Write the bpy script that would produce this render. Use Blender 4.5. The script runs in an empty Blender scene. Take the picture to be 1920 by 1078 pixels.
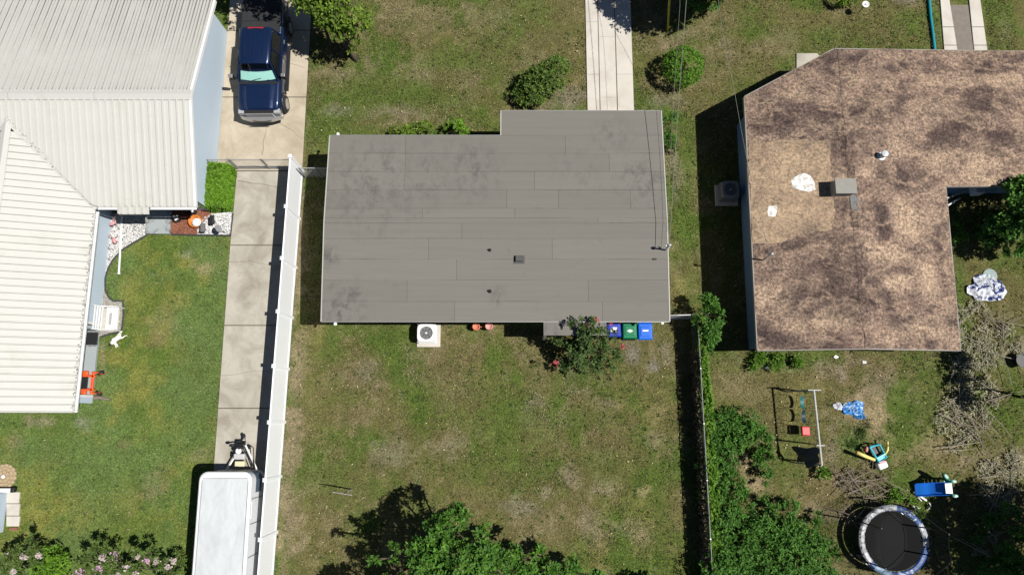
import bpy, bmesh, math, random
import numpy as np
from mathutils import Vector, Matrix

SC = bpy.context.scene
COL = SC.collection
RND = random.Random(11)
NPR = np.random.default_rng(5)

# ------------------------------------------------------------------ camera, light, exposure
CAM_H = 32.5
FOC = 1340.0                       # focal length in pixels of a 1920 wide frame
TILT = math.atan((787 - 539) / FOC)
CT, ST = math.cos(TILT), math.sin(TILT)
cam_d = bpy.data.cameras.new('camera')
cam_d.sensor_width = 36.0
cam_d.lens = FOC / 1920 * 36.0
cam_d.clip_start, cam_d.clip_end = 0.5, 2000
cam = bpy.data.objects.new('camera', cam_d)
cam.location = (0, 0, CAM_H)
cam.rotation_euler = (TILT, 0, 0)
COL.objects.link(cam)
SC.camera = cam

SUN_DIR = Vector((0.58, -0.095, 1.0)).normalized()
world = bpy.data.worlds.new("World")
SC.world = world
world.use_nodes = True
wn = world.node_tree.nodes
sky = wn.new('ShaderNodeTexSky')
sky.sky_type = 'NISHITA'
sky.sun_disc = False
sky.air_density = 0.6
sky.dust_density = 0.2
sky.sun_elevation = math.asin(SUN_DIR.z)
sky.sun_rotation = math.atan2(SUN_DIR.x, SUN_DIR.y)
world.node_tree.links.new(sky.outputs[0], wn['Background'].inputs[0])
wn['Background'].inputs[1].default_value = 0.05
sun_d = bpy.data.lights.new('sun', 'SUN')
sun_d.energy = 5.0
sun_d.angle = math.radians(0.5)
sun_d.color = (1.0, 0.965, 0.90)
sun = bpy.data.objects.new('sun', sun_d)
sun.rotation_euler = SUN_DIR.to_track_quat('Z', 'Y').to_euler()
sun.location = (10, -5, 40)
COL.objects.link(sun)
SC.view_settings.view_transform = 'Standard'
SC.view_settings.look = 'None'
SC.view_settings.exposure = 0.16
SC.view_settings.gamma = 1.0
SC.view_settings.use_curve_mapping = False
try:
    SC.cycles.max_bounces = 5
    SC.cycles.diffuse_bounces = 2
    SC.cycles.transparent_max_bounces = 8
    SC.cycles.caustics_reflective = False
    SC.cycles.caustics_refractive = False
except Exception:
    pass


def at(px, py, z=0.0):
    """survey helper: the plan position, at height z, of a point read off the photograph"""
    u = (px - 960) / FOC
    v = (539 - py) / FOC
    s = (CAM_H - z) / (CT - v * ST)
    return Vector((u * s, (v * CT + ST) * s, z))


# ------------------------------------------------------------------ materials
def nt_new(name):
    m = bpy.data.materials.new(name)
    m.use_nodes = True
    nt = m.node_tree
    return m, nt, nt.nodes['Principled BSDF']


def noise(nt, vec, scale, detail=4, rough=0.55, dist=0.0):
    n = nt.nodes.new('ShaderNodeTexNoise')
    n.inputs['Scale'].default_value = scale
    n.inputs['Detail'].default_value = detail
    n.inputs['Roughness'].default_value = rough
    n.inputs['Distortion'].default_value = dist
    if vec is not None:
        nt.links.new(vec, n.inputs['Vector'])
    return n.outputs['Fac']


def ramp(nt, fac, stops):
    r = nt.nodes.new('ShaderNodeValToRGB')
    e = r.color_ramp.elements
    while len(e) < len(stops):
        e.new(0.5)
    for k, (p, c) in enumerate(stops):
        e[k].position = p
        e[k].color = tuple(c) + (1,) if len(c) == 3 else c
    nt.links.new(fac, r.inputs[0])
    return r.outputs[0]


def mix(nt, fac, a, b, mode='MIX'):
    n = nt.nodes.new('ShaderNodeMix')
    n.data_type = 'RGBA'
    n.blend_type = mode
    for s, i in ((fac, 0), (a, 6), (b, 7)):
        if hasattr(s, 'links'):
            nt.links.new(s, n.inputs[i])
        elif i == 0:
            n.inputs[0].default_value = s
        else:
            n.inputs[i].default_value = tuple(s) + (1,)
    return n.outputs[2]


def position(nt, scale=(1, 1, 1)):
    g = nt.nodes.new('ShaderNodeNewGeometry')
    mp = nt.nodes.new('ShaderNodeMapping')
    mp.inputs['Scale'].default_value = scale
    nt.links.new(g.outputs['Position'], mp.inputs['Vector'])
    return mp.outputs['Vector']


def bump(nt, bs, h, strength, dist=0.02):
    b = nt.nodes.new('ShaderNodeBump')
    b.inputs['Strength'].default_value = strength
    b.inputs['Distance'].default_value = dist
    nt.links.new(h, b.inputs['Height'])
    nt.links.new(b.outputs[0], bs.inputs['Normal'])


def mat(name, col, rough=0.7, var=0.25, scale=3.0, metal=0.0, bmp=0.15, fine=40.0, spec=0.4, dirt=None, stretch=(1, 1, 1), coat=0.0, dpos=(0.55, 0.72)):
    m, nt, bs = nt_new(name)
    vec = position(nt, stretch)
    n1 = noise(nt, vec, scale, 6, 0.6)
    c = Vector(col)
    base = ramp(nt, n1, [(0.25, c * (1 - var)), (0.75, c * (1 + var))])
    n2 = noise(nt, vec, fine, 3, 0.6)
    base = mix(nt, 0.5, base, ramp(nt, n2, [(0.3, c * (1 - var * 0.8)), (0.7, c * (1 + var * 0.8))]))
    if dirt is not None:
        n3 = noise(nt, vec, scale * 0.6, 7, 0.65, 0.6)
        f = ramp(nt, n3, [(dpos[0], (0, 0, 0)), (dpos[1], (0.8, 0.8, 0.8))])
        base = mix(nt, f, base, dirt)
    nt.links.new(base, bs.inputs['Base Color'])
    bs.inputs['Roughness'].default_value = rough
    bs.inputs['Metallic'].default_value = metal
    bs.inputs['Specular IOR Level'].default_value = spec
    bs.inputs['Coat Weight'].default_value = coat
    if bmp:
        bump(nt, bs, n2, bmp)
    return m


def attr(nt, name, out='Color'):
    a = nt.nodes.new('ShaderNodeAttribute')
    a.attribute_name = name
    return a.outputs[out]


def leaf_mat(name, dark, light, trans=0.25, rough=0.55, spec=0.25):
    m, nt, bs = nt_new(name)
    t = attr(nt, 'tint', 'Fac')
    d, l = Vector(dark) * .88, Vector(light) * .9
    c = ramp(nt, t, [(0.0, d), (0.55, d.lerp(l, 0.5)), (1.0, l)])
    nt.links.new(c, bs.inputs['Base Color'])
    bs.inputs['Roughness'].default_value = rough
    bs.inputs['Specular IOR Level'].default_value = spec
    tr = nt.nodes.new('ShaderNodeBsdfTranslucent')
    nt.links.new(c, tr.inputs['Color'])
    mx = nt.nodes.new('ShaderNodeMixShader')
    mx.inputs[0].default_value = trans
    nt.links.new(bs.outputs[0], mx.inputs[1])
    nt.links.new(tr.outputs[0], mx.inputs[2])
    nt.links.new(mx.outputs[0], nt.nodes['Material Output'].inputs[0])
    return m


# ------------------------------------------------------------------ mesh building
class MB:
    def __init__(self):
        self.v, self.f, self.m = [], [], []
        self.mi = 0

    def add(self, vs, fs):
        o = len(self.v)
        self.v += [tuple(p) for p in vs]
        self.f += [tuple(i + o for i in f) for f in fs]
        self.m += [self.mi] * len(fs)
        return self

    def box(self, a, b, rz=0.0, taper=1.0):
        """box from corner a to corner b, turned about its own middle by rz; taper scales the top"""
        cx, cy = (a[0] + b[0]) / 2, (a[1] + b[1]) / 2
        hx, hy = (b[0] - a[0]) / 2, (b[1] - a[1]) / 2
        c, s = math.cos(rz), math.sin(rz)
        vs = []
        for z, k in ((a[2], 1), (b[2], taper)):
            for sx, sy in ((-1, -1), (1, -1), (1, 1), (-1, 1)):
                x, y = sx * hx * k, sy * hy * k
                vs.append((cx + x * c - y * s, cy + x * s + y * c, z))
        return self.add(vs, [(3, 2, 1, 0), (4, 5, 6, 7), (0, 1, 5, 4), (1, 2, 6, 5), (2, 3, 7, 6), (3, 0, 4, 7)])

    def prism(self, poly, z0, z1):
        n = len(poly)
        vs = [(p[0], p[1], z0) for p in poly] + [(p[0], p[1], z1) for p in poly]
        fs = [tuple(range(n - 1, -1, -1)), tuple(range(n, 2 * n))]
        fs += [(i, (i + 1) % n, n + (i + 1) % n, n + i) for i in range(n)]
        return self.add(vs, fs)

    def tube(self, pts, r, n=6, r1=None, cap=True):
        pts = [Vector(p) for p in pts]
        k = len(pts)
        rs = [r + ((r1 if r1 is not None else r) - r) * i / max(1, k - 1) for i in range(k)]
        vs, fs = [], []
        for i, p in enumerate(pts):
            d = (pts[min(i + 1, k - 1)] - pts[max(i - 1, 0)]).normalized()
            a = d.cross(Vector((0, 0, 1)))
            if a.length < 1e-3:
                a = Vector((1, 0, 0))
            a.normalize()
            b = d.cross(a)
            for j in range(n):
                t = 2 * math.pi * j / n
                vs.append(p + a * (rs[i] * math.cos(t)) + b * (rs[i] * math.sin(t)))
        for i in range(k - 1):
            for j in range(n):
                q = (j + 1) % n
                fs.append((i * n + j, i * n + q, (i + 1) * n + q, (i + 1) * n + j))
        if cap:
            fs.append(tuple(range(n)))
            fs.append(tuple((k - 1) * n + j for j in range(n - 1, -1, -1)))
        return self.add(vs, fs)

    def lathe(self, prof, c, n=16):
        vs, fs = [], []
        for r, z in prof:
            for j in range(n):
                t = 2 * math.pi * j / n
                vs.append((c[0] + r * math.cos(t), c[1] + r * math.sin(t), c[2] + z))
        for i in range(len(prof) - 1):
            for j in range(n):
                q = (j + 1) % n
                fs.append((i * n + j, i * n + q, (i + 1) * n + q, (i + 1) * n + j))
        fs.append(tuple(range(n - 1, -1, -1)))
        fs.append(tuple((len(prof) - 1) * n + j for j in range(n)))
        return self.add(vs, fs)

    def loft(self, secs, close=True):
        n = len(secs[0])
        vs = [p for s in secs for p in s]
        fs = []
        for i in range(len(secs) - 1):
            for j in range(n if close else n - 1):
                q = (j + 1) % n
                fs.append((i * n + j, i * n + q, (i + 1) * n + q, (i + 1) * n + j))
        if close:
            fs.append(tuple(range(n - 1, -1, -1)))
            fs.append(tuple((len(secs) - 1) * n + j for j in range(n)))
        return self.add(vs, fs)

    def ell(self, c, r, n=10, m=6):
        prof = []
        for i in range(1, m):
            t = math.pi * i / m
            prof.append((math.sin(t), -math.cos(t)))
        o = len(self.v)
        self.lathe(prof, (0, 0, 0), n)
        for i in range(o, len(self.v)):
            p = self.v[i]
            self.v[i] = (c[0] + p[0] * r[0], c[1] + p[1] * r[1], c[2] + p[2] * r[2])
        return self

    def quad(self, *ps):
        return self.add(ps, [tuple(range(len(ps)))])

    def xf(self, mtx, start=0):
        for i in range(start, len(self.v)):
            self.v[i] = tuple(mtx @ Vector(self.v[i]))
        return self

    def build(self, name, mats, parent=None, o=(0, 0, 0), smooth=False, bevel=0.0, seg=2):
        me = bpy.data.meshes.new(name)
        ox, oy, oz = o
        me.from_pydata([(x - ox, y - oy, z - oz) for x, y, z in self.v], [], self.f)
        if not isinstance(mats, (list, tuple)):
            mats = [mats]
        for q in mats:
            me.materials.append(q)
        if len(mats) > 1:
            me.polygons.foreach_set('material_index', self.m)
        if smooth:
            me.polygons.foreach_set('use_smooth', [True] * len(me.polygons))
        bm = bmesh.new()
        bm.from_mesh(me)
        bmesh.ops.recalc_face_normals(bm, faces=bm.faces)
        bm.to_mesh(me)
        bm.free()
        ob = bpy.data.objects.new(name, me)
        COL.objects.link(ob)
        if parent is not None:
            ob.parent = parent
        else:
            ob.location = o
        if bevel:
            b = ob.modifiers.new('bevel', 'BEVEL')
            b.width, b.segments, b.limit_method, b.angle_limit = bevel, seg, 'ANGLE', math.radians(40)
        return ob


def tag(o, label=None, cat=None, group=None, kind=None):
    if label:
        o['label'] = label
    if cat:
        o['category'] = cat
    if group:
        o['group'] = group
    if kind:
        o['kind'] = kind
    return o


def thing(name, label, cat, loc, rz=0.0, group=None):
    o = bpy.data.objects.new(name, None)
    o.empty_display_size = 0.3
    COL.objects.link(o)
    o.location = loc
    o.rotation_euler = (0, 0, rz)
    return tag(o, label, cat, group)


def struct(o):
    o['kind'] = 'structure'
    return o


def dup(root, loc, rz=0.0, label=None, sc=1.0):
    def cp(o, par):
        c = o.copy()
        COL.objects.link(c)
        c.parent = par
        for ch in list(o.children):
            cp(ch, c)
        return c
    r = cp(root, None)
    r.location = loc
    r.rotation_euler = (0, 0, rz)
    r.scale = (sc, sc, sc)
    if label:
        r['label'] = label
    return r


def np_mesh(name, verts, faces_n, mats, parent=None, o=(0, 0, 0), tint=None, col=None, smooth=False):
    """verts (n,3); faces_n (m,k) index array; tint one float per face or col one rgb per face"""
    me = bpy.data.meshes.new(name)
    m, k = faces_n.shape
    me.vertices.add(len(verts))
    me.vertices.foreach_set('co', (verts - np.array(o)).astype(np.float32).ravel())
    me.loops.add(m * k)
    me.loops.foreach_set('vertex_index', faces_n.astype(np.int32).ravel())
    me.polygons.add(m)
    me.polygons.foreach_set('loop_start', np.arange(0, m * k, k, dtype=np.int32))
    me.polygons.foreach_set('loop_total', np.full(m, k, dtype=np.int32))
    if tint is not None:
        a = me.attributes.new('tint', 'FLOAT', 'FACE')
        a.data.foreach_set('value', tint.astype(np.float32))
    if col is not None:
        a = me.attributes.new('col', 'FLOAT_COLOR', 'FACE')
        a.data.foreach_set('color', np.concatenate([col, np.ones((m, 1))], 1).astype(np.float32).ravel())
    me.update()
    me.validate()
    if not isinstance(mats, (list, tuple)):
        mats = [mats]
    for q in mats:
        me.materials.append(q)
    if smooth:
        me.polygons.foreach_set('use_smooth', [True] * m)
    ob = bpy.data.objects.new(name, me)
    COL.objects.link(ob)
    if parent is not None:
        ob.parent = parent
    else:
        ob.location = o
    return ob


def unit(a):
    return a / np.maximum(np.linalg.norm(a, axis=1, keepdims=True), 1e-6)


def leaf_arrays(p, d, nrm, L, W, tint):
    """a folded leaf of two triangles from each point p along d"""
    w = unit(np.cross(d, nrm))
    n = len(p)
    L = np.broadcast_to(L, n)[:, None]
    W = np.broadcast_to(W, n)[:, None]
    mid = p + d * L * 0.5
    droop = np.array([0, 0, -1.0]) * L * 0.12
    v = np.empty((n, 4, 3))
    v[:, 0] = p
    v[:, 1] = mid + w * W + nrm * W * 0.35
    v[:, 2] = p + d * L + droop
    v[:, 3] = mid - w * W + nrm * W * 0.35
    i = np.arange(n)[:, None] * 4
    f = np.concatenate([i + np.array([[0, 1, 2]]), i + np.array([[0, 2, 3]])], 1).reshape(-1, 3)
    return v.reshape(-1, 3), f, np.repeat(tint, 2)


def rosettes(tips, axes, k, L, W, spread=(0.6, 1.4), tv=0.25, tbase=None):
    """k leaves fanned round each twig tip"""
    n = len(tips)
    a = np.repeat(unit(axes), k, 0)
    p = np.repeat(tips, k, 0)
    r = unit(NPR.normal(size=(n * k, 3)))
    side = unit(np.cross(a, r))
    ang = NPR.uniform(spread[0], spread[1], n * k)[:, None]
    d = unit(a * np.cos(ang) + side * np.sin(ang))
    nrm = unit(a * np.sin(ang) - side * np.cos(ang) + NPR.normal(size=(n * k, 3)) * 0.25)
    tb = NPR.uniform(0.25, 0.75, n) if tbase is None else tbase
    t = np.clip(np.repeat(tb, k) + NPR.uniform(-tv, tv, n * k), 0, 1)
    LL = L * NPR.uniform(0.65, 1.15, n * k)
    p = p + d * (L * 0.12) + NPR.normal(size=(n * k, 3)) * L * 0.18
    return leaf_arrays(p, d, nrm, LL, LL * W, t)


def lobe_tips(lobes, dens, hollow=0.55, lump=0.35, rough=(.72, 1.12)):
    """twig tips through the outer volume of each lobe (x, y, z, rx, ry, rz), bunched in boughs"""
    T, A = [], []
    for (x, y, z, rx, ry, rz) in lobes:
        n = max(8, int(dens * (rx * ry + rx * rz + ry * rz) / 3 * 4))
        nb = max(5, n // 9)
        bd = unit(NPR.normal(size=(nb, 3)))
        bd[:, 2] = np.where(bd[:, 2] < -0.25, -bd[:, 2], bd[:, 2])
        br = NPR.uniform(rough[0], rough[1], nb)
        pick = NPR.integers(0, nb, n)
        dd = unit(bd[pick] + NPR.normal(size=(n, 3)) * lump)
        rr = (br[pick] * NPR.uniform(hollow, 1.0, n) ** 0.6)[:, None]
        c = np.array([x, y, z])
        R = np.array([rx, ry, rz])
        T.append(c + dd * rr * R)
        ax = dd + np.array([0, 0, 0.55])
        A.append(ax + NPR.normal(size=(n, 3)) * 0.3)
    T, A = np.concatenate(T), np.concatenate(A)
    ok = T[:, 2] > 0.03
    return T[ok], A[ok]


def plant(name, label, cat, base, lobes, lm, bark, dens=40, k=9, L=0.17, W=0.24, group=None, trunk_r=0.09, hollow=0.55, lump=0.35, stems=1, spread=(0.6, 1.4), tv=0.25, crown='crown', rough=(.72, 1.12)):
    """lobes: (px, py, z, r[, flat]) with z and r in metres"""
    b = at(base[0], base[1], 0)
    lw = []
    for q in lobes:
        p = at(q[0], q[1], q[2])
        fl = q[4] if len(q) > 4 else 0.8
        lw.append((p.x, p.y, q[2], q[3], q[3], q[3] * fl))
    root = thing(name, label, cat, b, 0, group)
    T, A = lobe_tips(lw, dens, hollow, lump, rough)
    v, f, t = rosettes(T, A, k, L, W, spread, tv)
    np_mesh(crown, v, f, lm, root, b, tint=t)
    tr = MB()
    mx = max(lw, key=lambda q: q[2])
    top = Vector((sum(q[0] for q in lw) / len(lw), sum(q[1] for q in lw) / len(lw), mx[2] * 0.75))
    fork = b.lerp(top, 0.5)
    fork.z = min(q[2] for q in lw) * 0.6
    if stems == 1:
        tr.tube([b - Vector((0, 0, .1)), b.lerp(fork, .5) + Vector((.04, .03, 0)), fork], trunk_r * 1.2, 7, trunk_r * .8)
    for q in lw:
        for s in range(stems):
            e = Vector(q[:3]) + Vector((RND.uniform(-.3, .3) * q[3], RND.uniform(-.3, .3) * q[3], 0))
            st = fork if stems == 1 else b + Vector((RND.uniform(-.1, .1), RND.uniform(-.1, .1), 0))
            md = st.lerp(e, .5) + Vector((RND.uniform(-.15, .15), RND.uniform(-.15, .15), .1))
            tr.tube([st, md, e], trunk_r * .65, 5, trunk_r * .2)
            for _ in range(4):
                w = e + Vector((RND.uniform(-1, 1) * q[3], RND.uniform(-1, 1) * q[3], RND.uniform(-.2, .7) * q[5])) * .7
                tr.tube([e.lerp(md, .3), e.lerp(w, .5) + Vector((0, 0, .05)), w], trunk_r * .25, 4, trunk_r * .08)
    tr.build('trunk' if stems == 1 else 'stems', bark, root, b, smooth=True)
    return root


# ------------------------------------------------------------------ value noise for the lawn
_TAB = np.random.default_rng(3).random((256, 256))


def vn(x, y, s):
    x = np.asarray(x) / s + 71.3
    y = np.asarray(y) / s + 31.7
    xi, yi = np.floor(x).astype(int), np.floor(y).astype(int)
    fx, fy = x - xi, y - yi
    fx, fy = fx * fx * (3 - 2 * fx), fy * fy * (3 - 2 * fy)
    g = lambda a, b: _TAB[a % 256, b % 256]
    return (g(xi, yi) * (1 - fx) + g(xi + 1, yi) * fx) * (1 - fy) + (g(xi, yi + 1) * (1 - fx) + g(xi + 1, yi + 1) * fx) * fy


def fbm(x, y, s, o=4):
    t, a, w = 0, 1, 0
    for k in range(o):
        t = t + a * vn(np.asarray(x) + 17 * k, np.asarray(y) - 9 * k, s / 2 ** k)
        w += a
        a *= 0.55
    return t / w

# ------------------------------------------------------------------ ground
PAL = dict(lush=(.106, .160, .048), green=(.094, .140, .030), olive=(.152, .140, .056), tan=(.245, .205, .130),
           bare=(.285, .238, .185), rust=(.185, .142, .080), sand=(.37, .29, .185), grey=(.26, .235, .205), dark=(.048, .070, .016), yel=(.205, .205, .050))
PATCH = [
    # front lawn
    (640, 140, 45, 16, 'tan', .8), (760, 30, 60, 35, 'tan', .6), (735, 208, 48, 20, 'bare', .8), (790, 130, 25, 30, 'tan', .7), (690, 125, 18, 18, 'tan', .7),
    (870, 150, 25, 30, 'tan', .4), (1055, 190, 40, 26, 'grey', .7), (830, 60, 90, 40, 'olive', .7), (600, 230, 60, 60, 'green', .8), (690, 175, 60, 40, 'green', .8),
    (850, 115, 50, 22, 'green', .8), (790, 180, 70, 26, 'green', .8), (1000, 30, 50, 40, 'green', .7), (940, 60, 40, 60, 'green', .6), (930, 200, 30, 30, 'olive', .8),
    (630, 200, 22, 14, 'grey', .5), (680, 250, 60, 14, 'green', .7), (900, 30, 60, 30, 'tan', .5), (750, 60, 40, 20, 'rust', .6), (1070, 100, 25, 60, 'olive', .6),
    # right front lawn
    (1290, 60, 100, 60, 'tan', .55), (1330, 120, 60, 40, 'tan', .5), (1230, 60, 30, 40, 'tan', .5), (1240, 190, 40, 22, 'grey', .6), (1205, 130, 18, 70, 'olive', .6),
    (1365, 80, 14, 12, 'bare', .7), (1220, 90, 20, 20, 'tan', .7), (1280, 190, 60, 40, 'olive', .7), (1440, 30, 80, 40, 'olive', .7), (1540, 70, 70, 25, 'green', .7),
    (1650, 60, 70, 40, 'olive', .5), (1470, 80, 40, 25, 'tan', .5), (1760, 50, 14, 60, 'lush', .9), (1880, 40, 40, 60, 'green', .9), (1885, 60, 12, 25, 'tan', .6), (1690, 3, 22, 10, 'grey', .7),
    (1280, 400, 18, 110, 'green', .8), (1268, 330, 10, 60, 'bare', .6), (1270, 500, 14, 40, 'tan', .6), (1275, 540, 16, 30, 'yel', .7), (1290, 280, 14, 30, 'green', .7),
    # back lawn
    (545, 840, 25, 290, 'tan', .95), (560, 400, 12, 110, 'tan', .95), (556, 540, 13, 120, 'tan', .95), (566, 660, 20, 60, 'tan', .6), (600, 640, 30, 24, 'yel', .6), (605, 665, 10, 18, 'green', .8), (712, 655, 22, 16, 'green', .7), (660, 720, 70, 70, 'rust', .55),
    (625, 720, 20, 18, 'green', .4), (770, 670, 40, 26, 'tan', .5), (690, 700, 30, 22, 'grey', .4), (870, 720, 45, 40, 'rust', .55), (850, 670, 60, 30, 'rust', .4),
    (950, 780, 80, 70, 'green', .85), (960, 880, 70, 50, 'green', .8), (780, 745, 40, 40, 'green', .5), (840, 870, 80, 40, 'green', .5), (740, 850, 60, 40, 'grey', .35), (620, 890, 60, 40, 'green', .5),
    (830, 840, 30, 20, 'bare', .5), (870, 830, 50, 30, 'tan', .5), (645, 840, 26, 26, 'rust', .5), (660, 960, 40, 40, 'rust', .4), (822, 901, 9, 8, 'sand', 1), (1064, 895, 22, 22, 'bare', .75),
    (1135, 915, 28, 12, 'bare', .7), (1210, 918, 26, 14, 'tan', .7), (1028, 925, 16, 12, 'bare', .6), (1150, 800, 60, 40, 'rust', .5), (1230, 830, 24, 18, 'tan', .6), (1020, 700, 60, 50, 'rust', .5),
    (1000, 755, 18, 12, 'bare', .6), (1070, 700, 30, 30, 'grey', .4), (1185, 660, 18, 24, 'grey', .95), (1228, 690, 14, 14, 'grey', .9), (1245, 660, 10, 18, 'grey', .6), (1140, 755, 20, 12, 'bare', .6),
    (1215, 760, 60, 40, 'yel', .35), (1030, 790, 60, 30, 'tan', .3), (1170, 990, 40, 26, 'bare', .55), (1210, 1010, 30, 20, 'tan', .5), (1105, 985, 16, 30, 'bare', .55), (1010, 970, 60, 30, 'tan', .55),
    (1200, 960, 60, 80, 'yel', .4), (970, 950, 60, 14, 'grey', .5), (1140, 870, 60, 30, 'green', .5), (900, 960, 50, 30, 'olive', .6), (1100, 1050, 70, 30, 'yel', .4), (760, 980, 60, 40, 'olive', .6),
    # left lawn
    (270, 560, 60, 90, 'yel', .8), (310, 600, 40, 40, 'tan', .35), (385, 500, 20, 14, 'sand', .8), (352, 468, 16, 12, 'grey', .6), (380, 700, 50, 130, 'lush', .8), (230, 500, 26, 26, 'lush', .8),
    (290, 645, 16, 14, 'rust', .7), (192, 670, 6, 60, 'tan', .8), (196, 700, 8, 10, 'sand', .8), (235, 730, 40, 30, 'yel', .5), (225, 835, 20, 14, 'rust', .6), (280, 915, 26, 30, 'tan', .7), (300, 880, 20, 30, 'rust', .5),
    (60, 790, 60, 12, 'bare', .7), (150, 790, 26, 16, 'grey', .7), (30, 830, 18, 20, 'tan', .7), (100, 850, 80, 40, 'lush', .6), (120, 930, 80, 40, 'yel', .4), (60, 950, 20, 50, 'yel', .6), (380, 850, 18, 16, 'tan', .5), (230, 975, 120, 30, 'yel', .6),
    (300, 1000, 80, 30, 'green', .6), (250, 470, 50, 16, 'yel', .6), (410, 480, 14, 40, 'lush', .7), (185, 930, 50, 60, 'lush', .5),
    # right back yard
    (1640, 775, 38, 36, 'sand', .9), (1740, 835, 34, 26, 'sand', .75), (1700, 700, 140, 26, 'rust', .6), (1560, 690, 50, 16, 'bare', .6), (1640, 720, 60, 26, 'bare', .45), (1720, 770, 50, 40, 'green', .6), (1770, 690, 50, 20, 'green', .6),
    (1450, 675, 60, 20, 'lush', .8), (1400, 720, 70, 40, 'tan', .4), (1560, 850, 14, 50, 'bare', .7), (1600, 830, 30, 26, 'lush', .9), (1570, 920, 70, 40, 'rust', .6), (1440, 950, 12, 20, 'bare', .7), (1395, 890, 16, 40, 'sand', .8), (1424, 930, 14, 30, 'sand', .7),
    (1800, 480, 14, 120, 'green', .6), (1810, 600, 16, 100, 'green', .7), (1850, 480, 50, 40, 'olive', .7), (1880, 650, 40, 40, 'bare', .4), (1690, 830, 16, 14, 'green', .7), (1880, 860, 40, 30, 'bare', .6), (1560, 960, 60, 16, 'bare', .5), (1500, 770, 30, 60, 'yel', .4),
]
_PW = []
for (px, py, rx, ry, kind, st) in PATCH:
    c = at(px, py)
    k = (at(px + 10, py) - c).length / 10
    _PW.append((c.x, c.y, rx * k, ry * k, np.array(PAL[kind]), st, kind))
FX = at(560, 560).x            # the vinyl fence line splits the lush neighbour's lawn from the dry one


def lawn(X, Y):
    X, Y = np.asarray(X, float), np.asarray(Y, float)
    a = fbm(X, Y, 2.6)
    b = fbm(X + 40, Y + 11, 0.9, 4)
    c = fbm(X - 23, Y + 50, 0.33, 3)
    g, o, t, l = (np.array(PAL[k]) for k in ('green', 'olive', 'tan', 'lush'))
    s = lambda x, lo, hi: np.clip((x - lo) / (hi - lo), 0, 1)[..., None]
    base = g + (o - g) * s(a * .55 + b * .45, .33, .56)
    base = base + (t - base) * (s(b * .45 + c * .55, .52, .72) * .50)
    left = np.clip((FX - X) / .5, 0, 1)[..., None]
    lb = g + (l - g) * s(a, .35, .6)
    lb = lb + (np.array(PAL['yel']) - lb) * (s(b, .5, .75) * .7)
    lb = lb * 1.12
    base = base + (lb - base) * left
    for (x, y, rx, ry, col, st, kind) in _PW:
        d = np.sqrt(((X - x) / rx) ** 2 + ((Y - y) / ry) ** 2)
        w = np.clip((1.35 - d + (b - .5) * 2.4 + (c - .5) * 1.6) / 1.25, 0, 1)
        w = (w * w * (3 - 2 * w))[..., None] * st * ((1.0 if kind in ('green', 'lush') else .55 if kind == 'yel' else .68) if st < .9 else .95)
        base = base + (col - base) * w
    j = (.62 + .34 * c[..., None]) * (1 + .10 * left)
    return base * j


M_ground, nt, bs = nt_new('lawn_soil')
vec = position(nt)
gc = attr(nt, 'col')
n1 = noise(nt, vec, 16, 5, 0.7)
n2 = noise(nt, vec, 42, 3, 0.6)
gc2 = mix(nt, 1.0, gc, ramp(nt, n1, [(.30, (.42, .41, .39)), (.5, (.95, .96, .95)), (.68, (1.7, 1.65, 1.58))]), 'MULTIPLY')
gc2 = mix(nt, 1.0, gc2, ramp(nt, n2, [(.3, (.62, .62, .6)), (.7, (1.38, 1.36, 1.3))]), 'MULTIPLY')
nt.links.new(gc2, bs.inputs['Base Color'])
bs.inputs['Roughness'].default_value = 0.95
bs.inputs['Specular IOR Level'].default_value = 0.1
bump(nt, bs, n1, 0.6, 0.05)

xs = np.concatenate([[-400, -250, -150, -100], np.arange(-70, -30, .8), np.arange(-30, 30.01, .16), np.arange(30.8, 70, .8), [100, 150, 250, 400]])
ys = np.concatenate([[-400, -250, -150, -80], np.arange(-50, -13, .8), np.arange(-13, 25.01, .16), np.arange(25.8, 80, .8), [110, 160, 250, 400]])
gx, gy = np.meshgrid(xs, ys)
gz = (fbm(gx, gy, 3.0) - .5) * .05 - .03
V = np.stack([gx.ravel(), gy.ravel(), gz.ravel()], 1)
nx_, ny_ = len(xs), len(ys)
idx = np.arange(nx_ * ny_).reshape(ny_, nx_)
F = np.stack([idx[:-1, :-1].ravel(), idx[:-1, 1:].ravel(), idx[1:, 1:].ravel(), idx[1:, :-1].ravel()], 1)
ground = np_mesh('ground', V, F, M_ground, smooth=True)
ca = ground.data.attributes.new('col', 'FLOAT_COLOR', 'POINT')
ca.data.foreach_set('color', np.concatenate([lawn(V[:, 0], V[:, 1]), np.ones((len(V), 1))], 1).astype(np.float32).ravel())
struct(ground)

# ------------------------------------------------------------------ shared materials
M_conc = mat('concrete_pale', (.44, .412, .35), .9, .12, 1.2, fine=22, dirt=(.235, .205, .16), dpos=(.42, .68))
M_conc_warm = mat('concrete_warm', (.49, .43, .335), .9, .12, 1.0, fine=26, dirt=(.30, .24, .165), dpos=(.44, .70))
M_conc_white = mat('concrete_white', (.56, .525, .47), .9, .12, 1.0, fine=30, dirt=(.40, .36, .31), dpos=(.44, .70))
M_joint = mat('joint_dirt', (.13, .115, .09), .95, .3)
M_crack = mat('crack_dark', (.16, .135, .10), .95, .3)


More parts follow.
